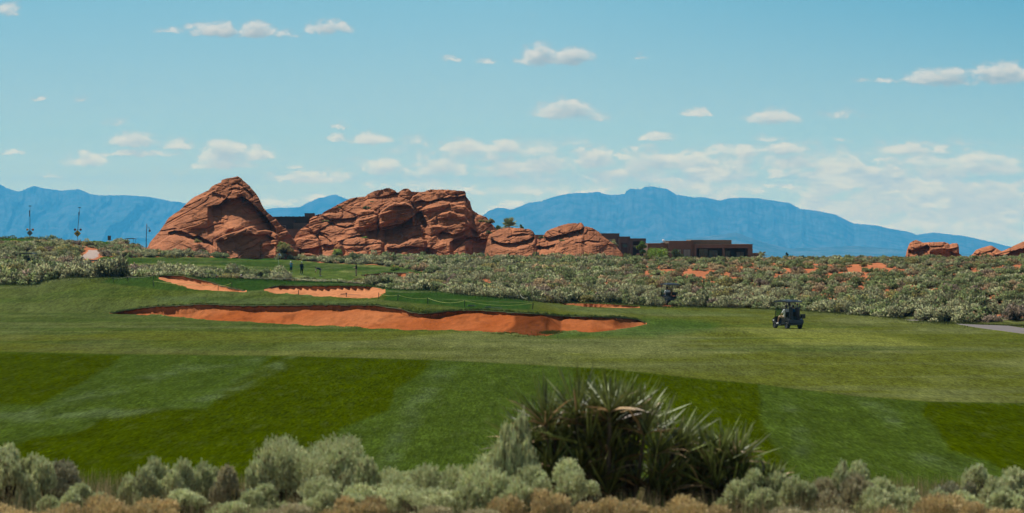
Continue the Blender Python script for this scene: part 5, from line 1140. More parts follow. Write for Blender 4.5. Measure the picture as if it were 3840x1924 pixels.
def club(a, b, label, head_dir=(.1, 0, 0)):
    a = Vector(a); b = Vector(b); root = empty('golf_club', b, 0, label, 'golf club'); a = a-b; o = MB(); o.tube(a.lerp(V3(0, 0, 0), .28), V3(0, 0, .02), .008, .006).obj('shaft', M_silver, root)
    MB().cap(a, a.lerp(V3(0, 0, 0), .28), .015, .012).obj('grip', M_black, root, smooth=True); hd = Vector(head_dir)
    MB().cap(V3(0, 0, .02), hd+V3(0, 0, .015), .016, .020).obj('club_head', M_silver, root, smooth=True); return root
def wl(o, p): return Matrix.Translation(o.location) @ Matrix.Rotation(o.rotation_euler.z, 4, 'Z') @ Vector(p)
def gfoot(px, py): return ground(px, py, 335, 395)
PI = math.pi
g = gfoot(1092, 1026)
q = person(g, PI-.6, 'golfer in teal-blue polo, dark shorts and white cap standing by the flag, hands at chest', dict(elL=(-.27, .06, 1.17), wrL=(-.10, .24, 1.34), elR=(.27, .06, 1.17), wrR=(.06, .26, 1.33), handL=(.8, .3, .4), handR=(-.8, .3, .4), anR=(.34, -.16, .085), knR=(.22, .0, .49), head=(0, .06, 1.63)),
           'teal', 'short', 'navy', 'shorts', 'cap', True, 'white')
g = gfoot(1131, 1030)
q = person(g, -.35, 'golfer in black long sleeves and trousers with white cap, back to the camera', dict(elR=(.26, -.05, 1.14), wrR=(.27, .02, .90), elL=(-.27, 0, 1.16), wrL=(-.14, .18, 1.02)), 'black', 'long', 'black', 'trousers', 'cap', True, 'white')
club(wl(q, (.28, .02, .84)), wl(q, (.95, -.25, .62)), 'thin dark golf club held low by the golfer in black')
g = gfoot(1200, 1037)
q = person(g, PI/2+.1, 'golfer in navy shirt and khaki shorts bending over to pick up a ball', dict(hipL=(-.09, -.12, .93), hipR=(.09, -.12, .93), shL=(-.18, .36, 1.13), shR=(.18, .36, 1.13), neck=(0, .42, 1.15), head=(0, .57, 1.16), face=(0, .35, -1),
           elL=(-.20, .50, .88), wrL=(-.14, .56, .62), elR=(.22, .52, .86), wrR=(.10, .62, .66), handL=(0, .1, -1), handR=(0, .1, -1), knL=(-.11, .03, .52), knR=(.11, -.04, .51), anL=(-.13, -.02, .085), anR=(.13, -.12, .085), toe=(0, 1, 0)), 'navy', 'short', 'khaki', 'shorts', None, True, 'white')
club(wl(q, (.08, .64, .70)), wl(q, (.10, .70, .0)), 'golf club held upright by the bending golfer')
g = gfoot(1336, 1035)
q = person(g, PI/2-.15, 'golfer in black top and cap with khaki trousers, forearm held out, alone beside the bunker', dict(elR=(.22, .05, 1.15), wrR=(.14, .32, 1.12), handR=(-.2, 1, .1), elL=(-.24, .06, 1.15), wrL=(-.14, .34, 1.10), handL=(.2, 1, .1)), 'black', 'short', 'khaki', 'trousers', 'black', True, 'black')
def behind(px, top):
    best = None
    for Y in np.arange(244, 300, 1.0):
        gz = ground(px, Y=Y); need = EZ-(top-HY)/F*Y; e = abs(gz.z+1.76-need)
        if best is None or e < best[0]: best = (e, gz)
    return best[1]
person(behind(813, 1034), -.2, 'person in white shirt and no cap, only head and shoulders above the mown crest', dict(), 'white', 'short', 'navy', 'shorts', None, True, 'white')
g = behind(905, 1030); q = person(g, .4, 'person in white cap almost hidden behind the mown crest, right of the white shirt', dict(elL=(-.34, .1, 1.25), wrL=(-.40, .22, 1.42), handL=(-.1, .1, 1)), 'navy', 'short', 'khaki', 'shorts', 'cap', True, 'white')
tp = wl(q, (-.46, .25, 1.42)); club(tp, tp+V3(.05, 0, 1.0), 'golf club raised upright by the person in white cap behind the crest')
person(behind(704, 1025), .5, 'person with dark cap, only the dark head showing above the left small bunker', dict(), 'black', 'short', 'grey', 'shorts', 'black', True, 'black')
# ================================================================= golf carts
def wheel(parent, x, y, r=.235, w=.19):
    s_ = 1 if x > 0 else -1
    t = MB(); pts = []; n_ = 20; prof = [(-w/2, r*.62), (-w/2, r*.90), (-w*.32, r), (w*.32, r), (w/2, r*.90), (w/2, r*.62)]
    V = []; Fc = []
    for i in range(n_):
        a = 2*PI*i/n_
        for (dx, rr_) in prof: V.append((x+dx, y+rr_*math.cos(a), r+rr_*math.sin(a)))
    m_ = len(prof)
    for i in range(n_):
        for k_ in range(m_): Fc.append((i*m_+k_, i*m_+(k_+1) % m_, ((i+1) % n_)*m_+(k_+1) % m_, ((i+1) % n_)*m_+k_))
    o = t.add(V, Fc).obj('wheel', M_rubber, parent, smooth=True)
    rm = MB().tube((x-w*.38, y, r), (x+w*.38, y, r), r*.55, k=16).tube((x+s_*w*.38, y, r), (x+s_*w*.5, y, r), r*.2, k=10); rm.obj('rim', M_grey0, o); return o
def cart(loc, rz, label, group='golf carts', roofm=None):
    c = empty('golf_cart', loc, rz, label, 'golf cart', group)
    b = MB(); b.prism([(1.15, .36), (1.20, .50), (1.08, .70), (.80, .84), (.74, .82), (.70, .50), (.62, .36), (.50, .30), (-.12, .30), (-.12, .22), (.55, .22), (.98, .26)], -.56, .56)
    b.prism([(-.12, .26), (-.10, .56), (-.52, .60), (-.62, .80), (-.90, .72), (-1.18, .62), (-1.22, .40), (-1.10, .34), (-.94, .52), (-.70, .54), (-.52, .34), (-.40, .26)], -.58, .58)
    b.obj('body', M_dkblue, c, bevel=.03)
    b = MB(); b.prism([(.60, .31), (-.10, .31), (-.10, .20), (.60, .20)], -.61, .61); b.prism([(-.45, .33), (-1.24, .36), (-1.24, .28), (-.45, .24)], -.50, .50); b.obj('floor_panel', M_black, c, bevel=.01)
    MB().prism([(.92, 1.86), (.70, 1.93), (-.10, 1.95), (-.88, 1.92), (-1.02, 1.86), (-1.00, 1.83), (.90, 1.83)], -.60, .60).prism([(.5, 1.975), (-.7, 1.975), (-.8, 1.94), (.6, 1.94)], -.42, .42).obj('roof', roofm or M_roof, c, bevel=.035)
    for s_ in (-1, 1):
        MB().rings([(s_*.55, .80, .80), (s_*.54, .74, 1.2), (s_*.53, .66, 1.84)], [.024, .022, .022], 8).obj('strut', M_black, c, smooth=True)
        MB().rings([(s_*.55, -.70, .62), (s_*.55, -.66, 1.2), (s_*.53, -.74, 1.84)], [.024, .022, .022], 8).obj('strut', M_black, c, smooth=True)
    MB().prism([(.77, .84), (.69, 1.36), (.675, 1.36), (.755, .84)], -.53, .53).obj('windshield', M_shield, c)
    MB().box(-.54, .54, -.50, .02, .60, .72).obj('seat', M_seat, c, bevel=.035)
    for s_ in (-1, 1): MB().prism([(-.46, .82), (-.56, 1.16), (-.64, 1.16), (-.54, .82)], s_*.27-.25, s_*.27+.25).obj('backrest', M_seat, c, bevel=.03)
    MB().tube((-.27, .55, .75), (-.27, .38, .98), .02).rings([(-.27+.16*math.cos(a*PI/8), .37-.06*math.sin(a*PI/8), .99+.15*math.sin(a*PI/8)) for a in range(17)], [.014]*17, 6).obj('steering_wheel', M_black, c)
    for s_ in (-1, 1): wheel(c, s_*.50, .84); wheel(c, s_*.50, -.80)
    MB().tube((-.5, -.74, 1.02), (.5, -.74, 1.02), .02).tube((-.5, -1.18, .62), (-.5, -1.16, .80), .015).tube((.5, -1.18, .62), (.5, -1.16, .80), .015).tube((-.5, -1.16, .8), (.5, -1.16, .8), .015).obj('bag_rack', M_black, c)
    MB().box(-.60, -.58, .86, 1.02, .52, .60).box(.58, .60, .86, 1.02, .52, .60).prism([(1.185, .50), (1.20, .58), (1.16, .62), (1.15, .50)], -.50, -.28).prism([(1.185, .50), (1.20, .58), (1.16, .62), (1.15, .50)], .28, .50).obj('headlights', M_white, c)
    return c
def golf_bag(c, x, mat, label, seed):
    rg = random.Random(seed); o = empty('golf_bag', wl(c, (x, -.86, .56)), c.rotation_euler.z, label, 'golf bag', 'golf bags on the rear of the cart')
    MB().rings([(0, -.10, 0), (0, -.06, .2), (0, -.02, .5), (0, .02, .82), (0, .03, .90)], [.13, .14, .135, .14, .145], 14).obj('bag_body', mat, o, bevel=.0, smooth=True)
    MB().prism([(-.26, .08), (-.20, .40), (-.14, .42), (-.16, .06)], -.10, .10).obj('pocket', mat, o, bevel=.02)
    for i in range(8):
        dx, dy = rg.uniform(-.09, .09), rg.uniform(-.07, .09); h = rg.uniform(.12, .30)
        m_ = MB(); m_.tube((dx*.8, .02+dy*.8, .86), (dx*1.3, .05+dy, .9+h), .008); 
        if i < 3: m_.cap((dx*1.3-.03, .05+dy, .92+h), (dx*1.3+.05, .06+dy, .95+h), .045, .035)
        else: m_.cap((dx*1.3, .05+dy, .9+h), (dx*1.3+.055, .05+dy, .94+h), .014, .022)
        m_.obj('club', M_black if i < 2 else (M_red if i == 2 else M_silver), o, smooth=True)
    return o
cg = ground(2954, Y=177.5)
MC = cart(cg, math.radians(24), 'dark golf cart with two riders crossing the fairway at right')
MB().box(.36, .66, -1.30, -1.06, .72, .98).box(.35, .67, -1.31, -1.05, .985, 1.02).obj('cooler_box', M_black, MC, bevel=.02)
golf_bag(MC, -.26, M_black, 'black golf bag behind the driver side of the cart on the fairway', 1)
golf_bag(MC, .26, plain('golf_bag_dark', (.03, .02, .03), .6), 'golf bag with shiny and red-topped clubs, passenger side of the fairway cart', 2)
def sit(c, x, **k):
    J = dict(hipL=(-.09, 0, .80), hipR=(.09, 0, .80), shL=(-.19, -.10, 1.28), shR=(.19, -.10, 1.28), neck=(0, -.08, 1.34), head=(0, -.04, 1.51), knL=(-.13, .45, .80), knR=(.12, .46, .79), anL=(-.14, .52, .41), anR=(.12, .58, .41),
             elL=(-.27, .02, 1.04), wrL=(-.16, .30, 1.02), elR=(.27, .02, 1.04), wrR=(.18, .30, .98), handL=(.1, 1, 0), handR=(-.1, 1, 0), toe=(0, 1, 0)); J.update(k.pop('J', {}))
    return person(wl(c, (x, -.22, 0)), c.rotation_euler.z, J=J, **k)
sit(MC, -.28, label='cart driver in white shirt, tan shorts and dark cap, one knee out of the cart', shirt='white', bottom='tan', cap='black', shoes='white', J=dict(knL=(-.30, .40, .82), anL=(-.36, .46, .41), elL=(-.30, .05, 1.02), wrL=(-.26, .28, .86)))
sit(MC, .28, label='cart passenger in blue shirt and dark cap at the far side', shirt='blue', bottom='navy', cap='black', shoes='white')
def cart_at(px, top, ylo, yhi, rz, label, h=1.96):
    best = None
    for Y in np.arange(ylo, yhi, 1.0):
        gz = ground(px, Y=Y); need = EZ-(top-HY)/F*Y; e = abs(gz.z+h-need)
        if best is None or e < best[0]: best = (e, gz)
    return cart(best[1], rz, label)
C2 = cart_at(2510, 1116, 236, 262, math.radians(15), 'dark golf cart half hidden in sagebrush beside the far right small bunker')
sit(C2, -.28, label='person in white shirt seated in the cart half hidden in the sagebrush', shirt='white', bottom='navy', cap=None, shoes='white')
C3 = cart_at(103, 948, 285, 345, math.radians(75), 'dark golf cart with black roof in the sagebrush near the left edge')
sit(C3, -.28, label='rider in dark clothes in the cart near the left edge', shirt='black', bottom='black', cap='black', shoes='black')
C4 = cart_at(361, 975, 285, 335, math.radians(95), 'golf cart of which only the roof shows, in front of the pale cart path')
C5 = cart_at(489, 893, 405, 445, math.radians(80), 'pale roofed golf cart nearly hidden in the brush left of the street lamp')
# ================================================================= ropes, stakes, rakes, flag
def rope_fence(pts, label, names=None, ropem=None, hgt=.48, sag=.12, ylo=200, yhi=320, skip=()):
    P_ = [ground(px, Y=Y) for (px, Y) in pts]; root = empty('rope_fence', P_[0], 0, label, 'rope fence'); o0 = P_[0]; tops = []
    for i, p in enumerate(P_):
        l = random.uniform(-.05, .05); t = p-o0+V3(l, 0, hgt); tops.append(t-V3(0, 0, .03)); b = p-o0-V3(0, 0, .08)
        MB().rings([b, (b+t)/2, t], [.028, .028, .026], 8).tube(t-V3(0, 0, .06), t-V3(0, 0, .045), .04).obj('stake', M_post, root)
    for i in range(len(tops)-1):
        if i in skip: continue
        a, b = tops[i], tops[i+1]; n_ = 12; L = (b-a).length; pts_ = [a.lerp(b, k/n_)-V3(0, 0, min(sag, L*.06)*4*(k/n_)*(1-k/n_)) for k in range(n_+1)]
        MB().rings(pts_, [.011]*(n_+1), 6).obj('rope', ropem or M_rope, root, smooth=True)
    return root
def yfor(px, py, lo, hi): return ground(px, py, lo, hi).y
rope_fence([(425, yfor(425, 1061, 200, 260)), (480, yfor(480, 1057, 200, 262)), (576, yfor(576, 1052, 200, 262))], 'rope fence at the left end of the mown ridge, three stakes with a pale rope')
rope_fence([(576, yfor(576, 1073, 195, 262)), (818, yfor(818, 1089, 195, 262)), (870, yfor(870, 1092, 195, 262))], 'yellowish rope fence crossing in front of the left small bunker', ropem=M_ropey)
rope_fence([(760, 239.5), (783, 239.0), (869, 238.4), (1104, 234), (1268.7, 230.5), (1376, 227), (1588, 219.8), (1847, 216.2), (1952, 214.6), (1984, 207)], 'long rope fence on dark stakes along the back of the mown mound', sag=.22)
rope_fence([(1420, yfor(1420, 1121, 195, 225)), (1491, yfor(1491, 1128, 195, 225)), (1604, yfor(1604, 1140, 190, 222)), (1743, yfor(1743, 1151, 186, 222)), (1997, yfor(1997, 1160, 184, 214))], 'low rope fence across the middle of the dark mown mound', ropem=M_ropey, sag=.25)
for (px, py, lb) in ((1119.6, 1106.5, 'single dark stake at the front edge of the stepped bunker, left one'), (1299, 1115, 'single dark stake at the front edge of the stepped bunker, beside the rake')):
    p = ground(px, py, 190, 235); b = MB(); b.rings([(0, 0, -.05), (0, 0, .2), (0, 0, .36)], [.028, .027, .024], 8); b.tube((0, 0, .30), (0, 0, .315), .036); o = link('stake', b.mesh('stake', M_post), loc=p); tag(o, lb, 'stake', 'single stakes by the stepped bunker')
def rake(px0, py0, px1, py1, lo, hi, label):
    a = ground(px0, py0, lo, hi); b = ground(px1, py1, lo, hi); b = Vector((b.x, b.y, b.z)); o = empty('bunker_rake', a+V3(0, 0, .03), 0, label, 'rake'); d = (b-a); d.z = 0 if abs(d.z) > .3 else d.z; u = d.normalized(); w = V3(-u.y, u.x, 0)
    MB().cap(V3(0, 0, .05), d+V3(0, 0, .05), .014, .014).obj('handle', M_black, o, smooth=True)
    hd = MB(); e0 = (w*.32+u*-.12); hd.cap(-e0+V3(0, 0, .05), e0+V3(0, 0, .08), .03, .03)
    for k_ in range(9): hd.cap(-e0.lerp(-e0*-1, 0)*(1-k_/4)+V3(0, 0, .05), -e0*(1-k_/4)+V3(0, 0, -.02)-u*.03, .010, .006, 6)
    hd.obj('rake_head', M_black, o, smooth=True); return o
rake(1289, 1107, 1351, 1112, 200, 228, 'rake lying on the sand of the stepped bunker')
rake(1830, 1156, 1884, 1160, 184, 214, 'rake lying on the dark grass of the mound near the end of the rope')
rake(1765, 1151, 1785, 1152, 184, 214, 'short dark rake lying on the grass, left of the longer rake on the mound')
fl = ground(1045, 1002, 335, 400); ff = empty('flagstick', fl, 0, 'golf flagstick with blue and white flag at the left of the golfers', 'flagstick')
MB().tube((0, 0, 0), (0, 0, 2.13), .010, .008).cap((0, 0, 2.13), (0, 0, 2.15), .012, .010).obj('pole', M_white, ff)
def flag_mat():
    m, nt, b, _ = nmat('flag_cloth'); n = N(nt); sp_ = n.new('ShaderNodeSeparateXYZ'); n.put(sp_.inputs[0], n.coord()); f = n.rng(n.math('ADD', sp_.outputs[0], n.math('MULTIPLY', n.noise(n.coord(), 9), .1)), .24, .26, 0, 1)
    n.put(b.inputs['Base Color'], n.mix(f, (.06, .25, .55), (.8, .8, .8))); b.inputs['Roughness'].default_value = .8; return m
V = []; Fc = []
for i in range(9):
    for k_ in range(5):
        u, v = i/8, k_/4; V.append((.01+.40*u, .05*math.sin(u*7+v), 2.10-.33*v*(1-.15*u)-.26*u*u))
for i in range(8):
    for k_ in range(4): Fc.append((i*5+k_, i*5+5+k_, i*5+6+k_, i*5+1+k_))
b = MB(); b.add(V, Fc); b.add([(x, y+.006, z) for x, y, z in V], [f[::-1] for f in Fc]); b.obj('flag', flag_mat(), ff, smooth=True)
# little white post at the foot of the pointed rock
p = ground(812, 945, 395, 424); b = MB(); b.box(-.09, .09, -.05, .05, 0, .62).box(-.12, .12, -.07, .07, .60, .66); tag(link('marker_post', b.mesh('marker_post', plain('weathered_white', (.45, .43, .40), .8), bevel=.01), loc=p), 'short pale marker post in the brush at the foot of the pointed red outcrop', 'post')
# ================================================================= signs and lamp
M_grey = plain('dull_grey_metal', (.16, .17, .18), .6, .3); M_mast = plain('dark_mast', (.06, .05, .07), .6, .2)
def sign_yellow():
    m, nt, b, _ = nmat('yellow_sign_sheet'); n = N(nt); n.put(b.inputs['Base Color'], n.scale(n.mix(n.rng(n.noise(n.coord(), 5), .3, .7, 0, 1), (.52, .30, .02), (.60, .36, .03)), 1.0)); b.inputs['Roughness'].default_value = .5; return m
def diamond(y0, y1, r, cz, bev=.06):
    pts = []
    for k_ in range(4):
        a = k_*PI/2; c = Vector((math.cos(a), math.sin(a))); t = Vector((-c.y, c.x)); pts += [c*(r-bev)-t*bev*.0-t*bev, c*(r-bev)+t*bev]
    n_ = len(pts); V = [(p.x, y0, cz+p.y) for p in pts]+[(p.x, y1, cz+p.y) for p in pts]
    return V, [tuple(range(n_))[::-1], tuple(range(n_, 2*n_))]+[(i, (i+1) % n_, n_+(i+1) % n_, n_+i) for i in range(n_)]
def warning(px, Y, top, foot, lights, cen, rad, front, label, tilt):
    g_ = ground(px, Y=Y); s = Y/F; H = lambda py: EZ-(py-HY)*s-g_.z; o = empty('warning_sign', g_, 0, label, 'road sign', 'flashing warning signs on the skyline')
    MB().rings([(0, 0, -.3), (0, 0, H(cen))], [.045, .045], 8).obj('post', M_grey, o)
    MB().rings([(0, .03, H(cen)), (tilt*.10, .03, H(840)), (tilt*.25, .03, H(top+19)), (tilt*.28, .03, H(top+2))], [.05, .045, .035, .02], 8).rings([(tilt*.25-.10, .03, H(top+40)), (tilt*.25-.12, .03, H(top+18))], [.05, .05], 6).rings([(tilt*.25-.05, .03, H(top+26)), (tilt*.25-.05, .03, H(top+17))], [.09, .09], 8).obj('mast', M_mast, o)
    MB().box(tilt*.28-.22, tilt*.28+.20, -.06, .22, H(top+2), H(top)+.03).obj('solar_panel', M_black, o)
    V, Fc = diamond(-.03, .03, rad*s, H(cen)); MB().add(V, Fc).obj('sign_panel', sign_yellow() if front else M_grey, o)
    if front:
        k = rad*s/.6; c = H(cen); m_ = MB()                     # black vehicle symbol facing the camera
        for (bx, bz, r) in ((-.17, -.13, .085), (.16, -.13, .085)):
            m_.tube((bx*k, -.036, c+bz*k), (bx*k, -.044, c+bz*k), r*k, k=14)
        for (x0, x1, z0, z1) in ((-.24, .22, -.10, -.02), (-.16, .10, -.02, .04), (-.18, -.155, .0, .20), (.07, .095, .0, .20), (-.21, .13, .18, .21), (-.04, .03, .03, .12)): m_.box(x0*k, x1*k, -.045, -.035, c+z0*k, c+z1*k)
        m_.obj('symbol', M_black, o); V, Fc = diamond(-.034, -.031, rad*s*.93, c); V2, F2 = diamond(-.035, -.031, rad*s*.88, c)
    for (lx, col, nm) in lights:
        x = (lx-px)*s; b = MB(); b.rings([(x, .10, H(861)), (x, -.04, H(861)), (x, -.16, H(861)-.02)], [.14, .21, .20], 14); b.tube((0, 0, H(861)), (x, 0, H(861)), .022)
        L = b.obj('beacon', plain('beacon_'+nm, col, .4), o, smooth=False); MB().ell((x, -.16, H(861)), (.16, .05, .16), 14, 8).obj('lens', plain('lens_'+nm, (min(1, col[0]*1.5), col[1]*1.2, col[2]), .15, spec=.8), L, smooth=True)
    return o
warning(112, 436, 772, 905, ((103, (.55, .33, .12), 'amber'), (123.5, (.32, .14, .07), 'dull_amber')), 874, 11.5, False, 'grey back of a diamond warning sign with tall mast and two amber beacons', .1)
warning(290.5, 441, 778, 903, ((281.5, (.12, .03, .04), 'dark_red'), (302.5, (.13, .04, .04), 'dark_red')), 875.5, 13.5, True, 'yellow diamond warning sign with black cart symbol, tall mast and two dark beacons', 1.3)
p = ground(410, Y=436); o = empty('small_sign', p, .1, 'small plain grey sign on a short post at the edge of the far grass', 'sign'); s = 436/F; H = lambda py: EZ-(py-HY)*s-p.z
MB().rings([(0, .02, -.2), (0, .02, H(900))], [.03, .03], 8).obj('post', M_grey, o); MB().box(-.28, .28, -.025, .0, H(901), H(884)).obj('sign_panel', plain('sign_grey', (.13, .12, .13), .7), o, bevel=.01)
p = ground(548, Y=421); o = empty('street_lamp', p, 0, 'slim dark street lamp with hanging shade left of the pointed red outcrop', 'street lamp'); s = 421/F; H = lambda py: EZ-(py-HY)*s-p.z
MB().rings([(0, 0, -.2), (.02, 0, H(890)), (.10, 0, H(839))], [.075, .06, .05], 10).obj('pole', M_mast, o, smooth=True)
MB().tube((.08, 0, H(855)), (.60, 0, H(855)), .03).rings([(.10, 0, H(842)), (.22, 0, H(848)), (.40, 0, H(853)), (.58, 0, H(855))], [.02]*4, 6).tube((.60, 0, H(855)), (.60, 0, H(861)), .022).obj('arm', M_mast, o)
MB().rings([(.60, 0, H(860)), (.60, 0, H(863)), (.60, 0, H(868))], [.06, .11, .24], 14).obj('lamp_shade', M_mast, o, smooth=True); MB().ell((.60, 0, H(867.5)), (.13, .13, .12)).obj('bulb', M_white, o, smooth=True)
# ================================================================= houses
def stucco(name, rgb):
    m, nt, b, _ = nmat(name); n = N(nt); co = n.coord(); f = n.rng(n.noise(co, .8, 5, .6), .3, .7, .88, 1.12); h = n.noise(co, 14, 4, .7)
    cr = n.new('ShaderNodeRGB'); cr.outputs[0].default_value = (*rgb, 1); n.put(b.inputs['Base Color'], n.scale(cr.outputs[0], n.math('MULTIPLY', f, n.rng(h, .3, .7, .93, 1.07)))); b.inputs['Roughness'].default_value = .95; b.inputs['Specular IOR Level'].default_value = .1
    n.put(b.inputs['Normal'], n.bump(h, .4, .02)); return m
M_st = stucco('brown_stucco', (.145, .108, .078)); M_st2 = stucco('tan_stucco', (.20, .135, .09)); M_st3 = stucco('dark_stucco', (.055, .05, .052)); M_st4 = stucco('grey_brown_stucco', (.10, .088, .078))
M_pane = plain('window_glass_dark', (.02, .035, .05), .08, 0, spec=.9); M_blind = plain('window_blind', (.17, .22, .20), .35); M_frame = plain('bronze_frame', (.03, .03, .035), .5)
def house(px0, Y, ang, label, cat='house'):
    x = (px0-CX)/F*Y; o = empty('house', (x, Y, ground(px0, Y=min(Y, 447)).z), ang, label, cat); o['label'] = label; return o
class HB:
    def __init__(s, root, px0, Y): s.r = root; s.px0 = px0; s.k = Y/F; s.z0 = root.location.z
    def X(s, px): return (px-s.px0)*s.k
    def Z(s, py): return EZ-(py-HY)*s.k-s.z0
    def box(s, nm, a, b, top, bot, y0, dep, mat, parent=None, bev=.05):
        """a massing block: px range, roof and foot rows, set-back and depth in metres"""
        z0 = -1.2 if bot is None else s.Z(bot); return MB().box(s.X(a), s.X(b), y0, y0+dep, z0, s.Z(top)).obj(nm, mat, parent or s.r, bevel=bev)
    def window(s, a, b, top, bot, y0, panes=2, mat=None, parent=None):
        f = MB(); x0, x1, z0, z1 = s.X(a), s.X(b), s.Z(bot), s.Z(top); w = .06
        f.box(x0-w, x0, y0-.05, y0+.03, z0-w, z1+w).box(x1, x1+w, y0-.05, y0+.03, z0-w, z1+w).box(x0, x1, y0-.05, y0+.03, z1, z1+w).box(x0, x1, y0-.05, y0+.03, z0-w, z0)
        for i in range(1, panes): xm = x0+(x1-x0)*i/panes; f.box(xm-w/2, xm+w/2, y0-.045, y0+.03, z0, z1)
        wn = f.obj('window', M_frame, parent or s.r); MB().box(x0, x1, y0-.02, y0+.01, z0, z1).obj('pane', mat or M_pane, wn); return wn
# large flat-roofed house at right of the low outcrop
Yh = 440; hs = house(2430, Yh, .03, 'largest brown flat-roofed house, with a deep shaded porch and two pillars'); h = HB(hs, 2430, Yh)
h.box('wall', 2430, 2516, 914, None, .6, 9, M_st); h.box('wall', 2508, 2610, 905, None, 0, 10, M_st)
h.box('parapet', 2430, 2516, 912.5, 914, .55, 9, M_st2); h.box('parapet', 2508, 2611, 903.5, 905.2, -.05, 10, M_st2)
h.box('upper_storey', 2597, 2752, 900, 925, 3.0, 8, M_st2)
h.box('fascia', 2603, 2822, 917, 930.5, -.6, 10.5, M_st); h.box('parapet', 2601, 2824, 915.6, 917.2, -.7, 10.7, M_st2)
h.box('back_wall', 2609, 2811, 930.5, None, 3.4, .4, M_st3); h.box('wall', 2603, 2611, 930.5, None, -.6, 10, M_st); h.box('pillar', 2709, 2717, 930.5, None, -.55, .5, M_st); h.box('wall', 2804, 2822, 930.5, None, -.6, 10, M_st)
h.window(2529, 2554, 935, 955, 0, 2, M_blind); h.window(2564, 2589, 936, 963, 0, 2, M_blind)
h.window(2630, 2662, 935, 985, 3.4, 2, M_pane); h.window(2668, 2700, 940, 985, 3.4, 2, plain('door_glass_blue', (.02, .07, .12), .08, spec=.9)); h.window(2720, 2747, 942, 985, 3.4, 2, M_pane); h.window(2772, 2800, 946, 985, 3.4, 2, M_blind)
MB().box(h.X(2693), h.X(2700), 3.30, 3.36, h.Z(968), h.Z(950)).obj('door_pane', M_blind, hs)
rl = MB()
for k_ in range(24): x = h.X(2612)+k_*(h.X(2708)-h.X(2612))/23; rl.box(x-.012, x+.012, -.3, -.27, h.Z(985), h.Z(966))
rl.box(h.X(2612), h.X(2708), -.31, -.26, h.Z(966)-.04, h.Z(966)); rl.obj('railing', M_frame, hs)
ds = MB(); ds.tube((h.X(2493), 3, h.Z(915)), (h.X(2494), 3, h.Z(906)), .03); R_ = Matrix.Rotation(.9, 3, 'X') @ Matrix.Rotation(.5, 3, 'Y'); ds.ell((h.X(2495), 2.9, h.Z(904)), (.33, .33, .07), R=R_); ds.obj('satellite_dish', M_white, hs, smooth=True)
h.box('roof_unit', 2484, 2499, 910, 914, 2.5, 1.2, M_st2, bev=.03)
# second house behind the slope of the low outcrop
Y3 = 452; hs = house(2250, Y3, .02, 'brown flat-roofed house of stepped blocks just behind the slope of the low outcrop'); h = HB(hs, 2250, Y3)
h.box('wall', 2236, 2325, 876.5, None, 1.5, 9, M_st4); h.box('parapet', 2234, 2327, 875, 876.6, 1.4, 9.2, M_st); h.box('wall', 2322, 2364, 888.5, None, 0, 9, M_st4); h.box('parapet', 2320, 2365, 887, 888.7, -.1, 9.2, M_st)
h.box('fascia', 2361, 2422, 894, 905, -.4, 9, M_st4); h.box('back_wall', 2364, 2420, 905, None, 1.0, 7, M_st3); h.box('pillar', 2361, 2373, 905, None, -.38, .6, M_st4); h.box('wall', 2412, 2422, 905, None, -.38, 3, M_st4)
h.box('dark_door_block', 2330, 2352, 911, None, -.05, .3, M_st3); h.window(2333, 2351, 917, 926, -.08, 1, plain('window_teal', (.03, .07, .08), .1, spec=.9)); h.window(2377, 2392, 920, 929, 1.0, 1); h.window(2262, 2300, 897, 915, 1.5, 3)  # dark block stands slightly proud of the wall, around the teal window
h.box('wing', 2008, 2060, 880.5, None, 4, 6, M_st2)
# dark house in the gap between the two tall outcrops
Y4 = 466; hs = house(1010, Y4, -.02, 'dark flat-roofed building with a square chimney, in the gap between the tall outcrops'); h = HB(hs, 1010, Y4)
h.box('wall', 1000, 1150, 814, None, 2, 8, M_st3); h.box('parapet', 998, 1152, 812, 814.2, 1.9, 8.2, M_black); h.box('wall', 1030, 1104, 826, None, .6, 4, M_st3); h.box('wall', 1100, 1185, 836, None, .2, 4, M_st4)
ch = h.box('chimney', 1137, 1173, 802, 836, 2.6, 1.7, M_st4); h.box('chimney_cap', 1136, 1174, 799, 802, 2.5, 1.9, M_black, parent=ch)
h.box('wall', 1050, 1190, 858, None, -1.5, 3, M_st4)
rl = MB()
for (x0, x1, z0, z1) in ((1048, 1049.5, 862, 846), (1073, 1074.5, 862, 846), (1048, 1074.5, 848, 846)): rl.box(h.X(x0), h.X(x1), -1.0, -.95, h.Z(z0), h.Z(z1))
rl.obj('railing', M_grey, hs)
vt = MB()
for a in (1045, 1062, 1075, 1090, 1115, 1128): vt.box(h.X(a), h.X(a+6), 3, 3.5, h.Z(814), h.Z(810.5))
vt.obj('roof_vents', M_black, hs)
Y5 = 447; hs = house(2825, Y5, 0, 'small low tan house corner between the largest house and the last palm'); h = HB(hs, 2825, Y5); h.box('wall', 2818, 2862, 951, None, 2, 6, M_st2); h.box('roof_edge', 2816, 2863, 949.5, 951.2, 1.9, 6.2, M_st)
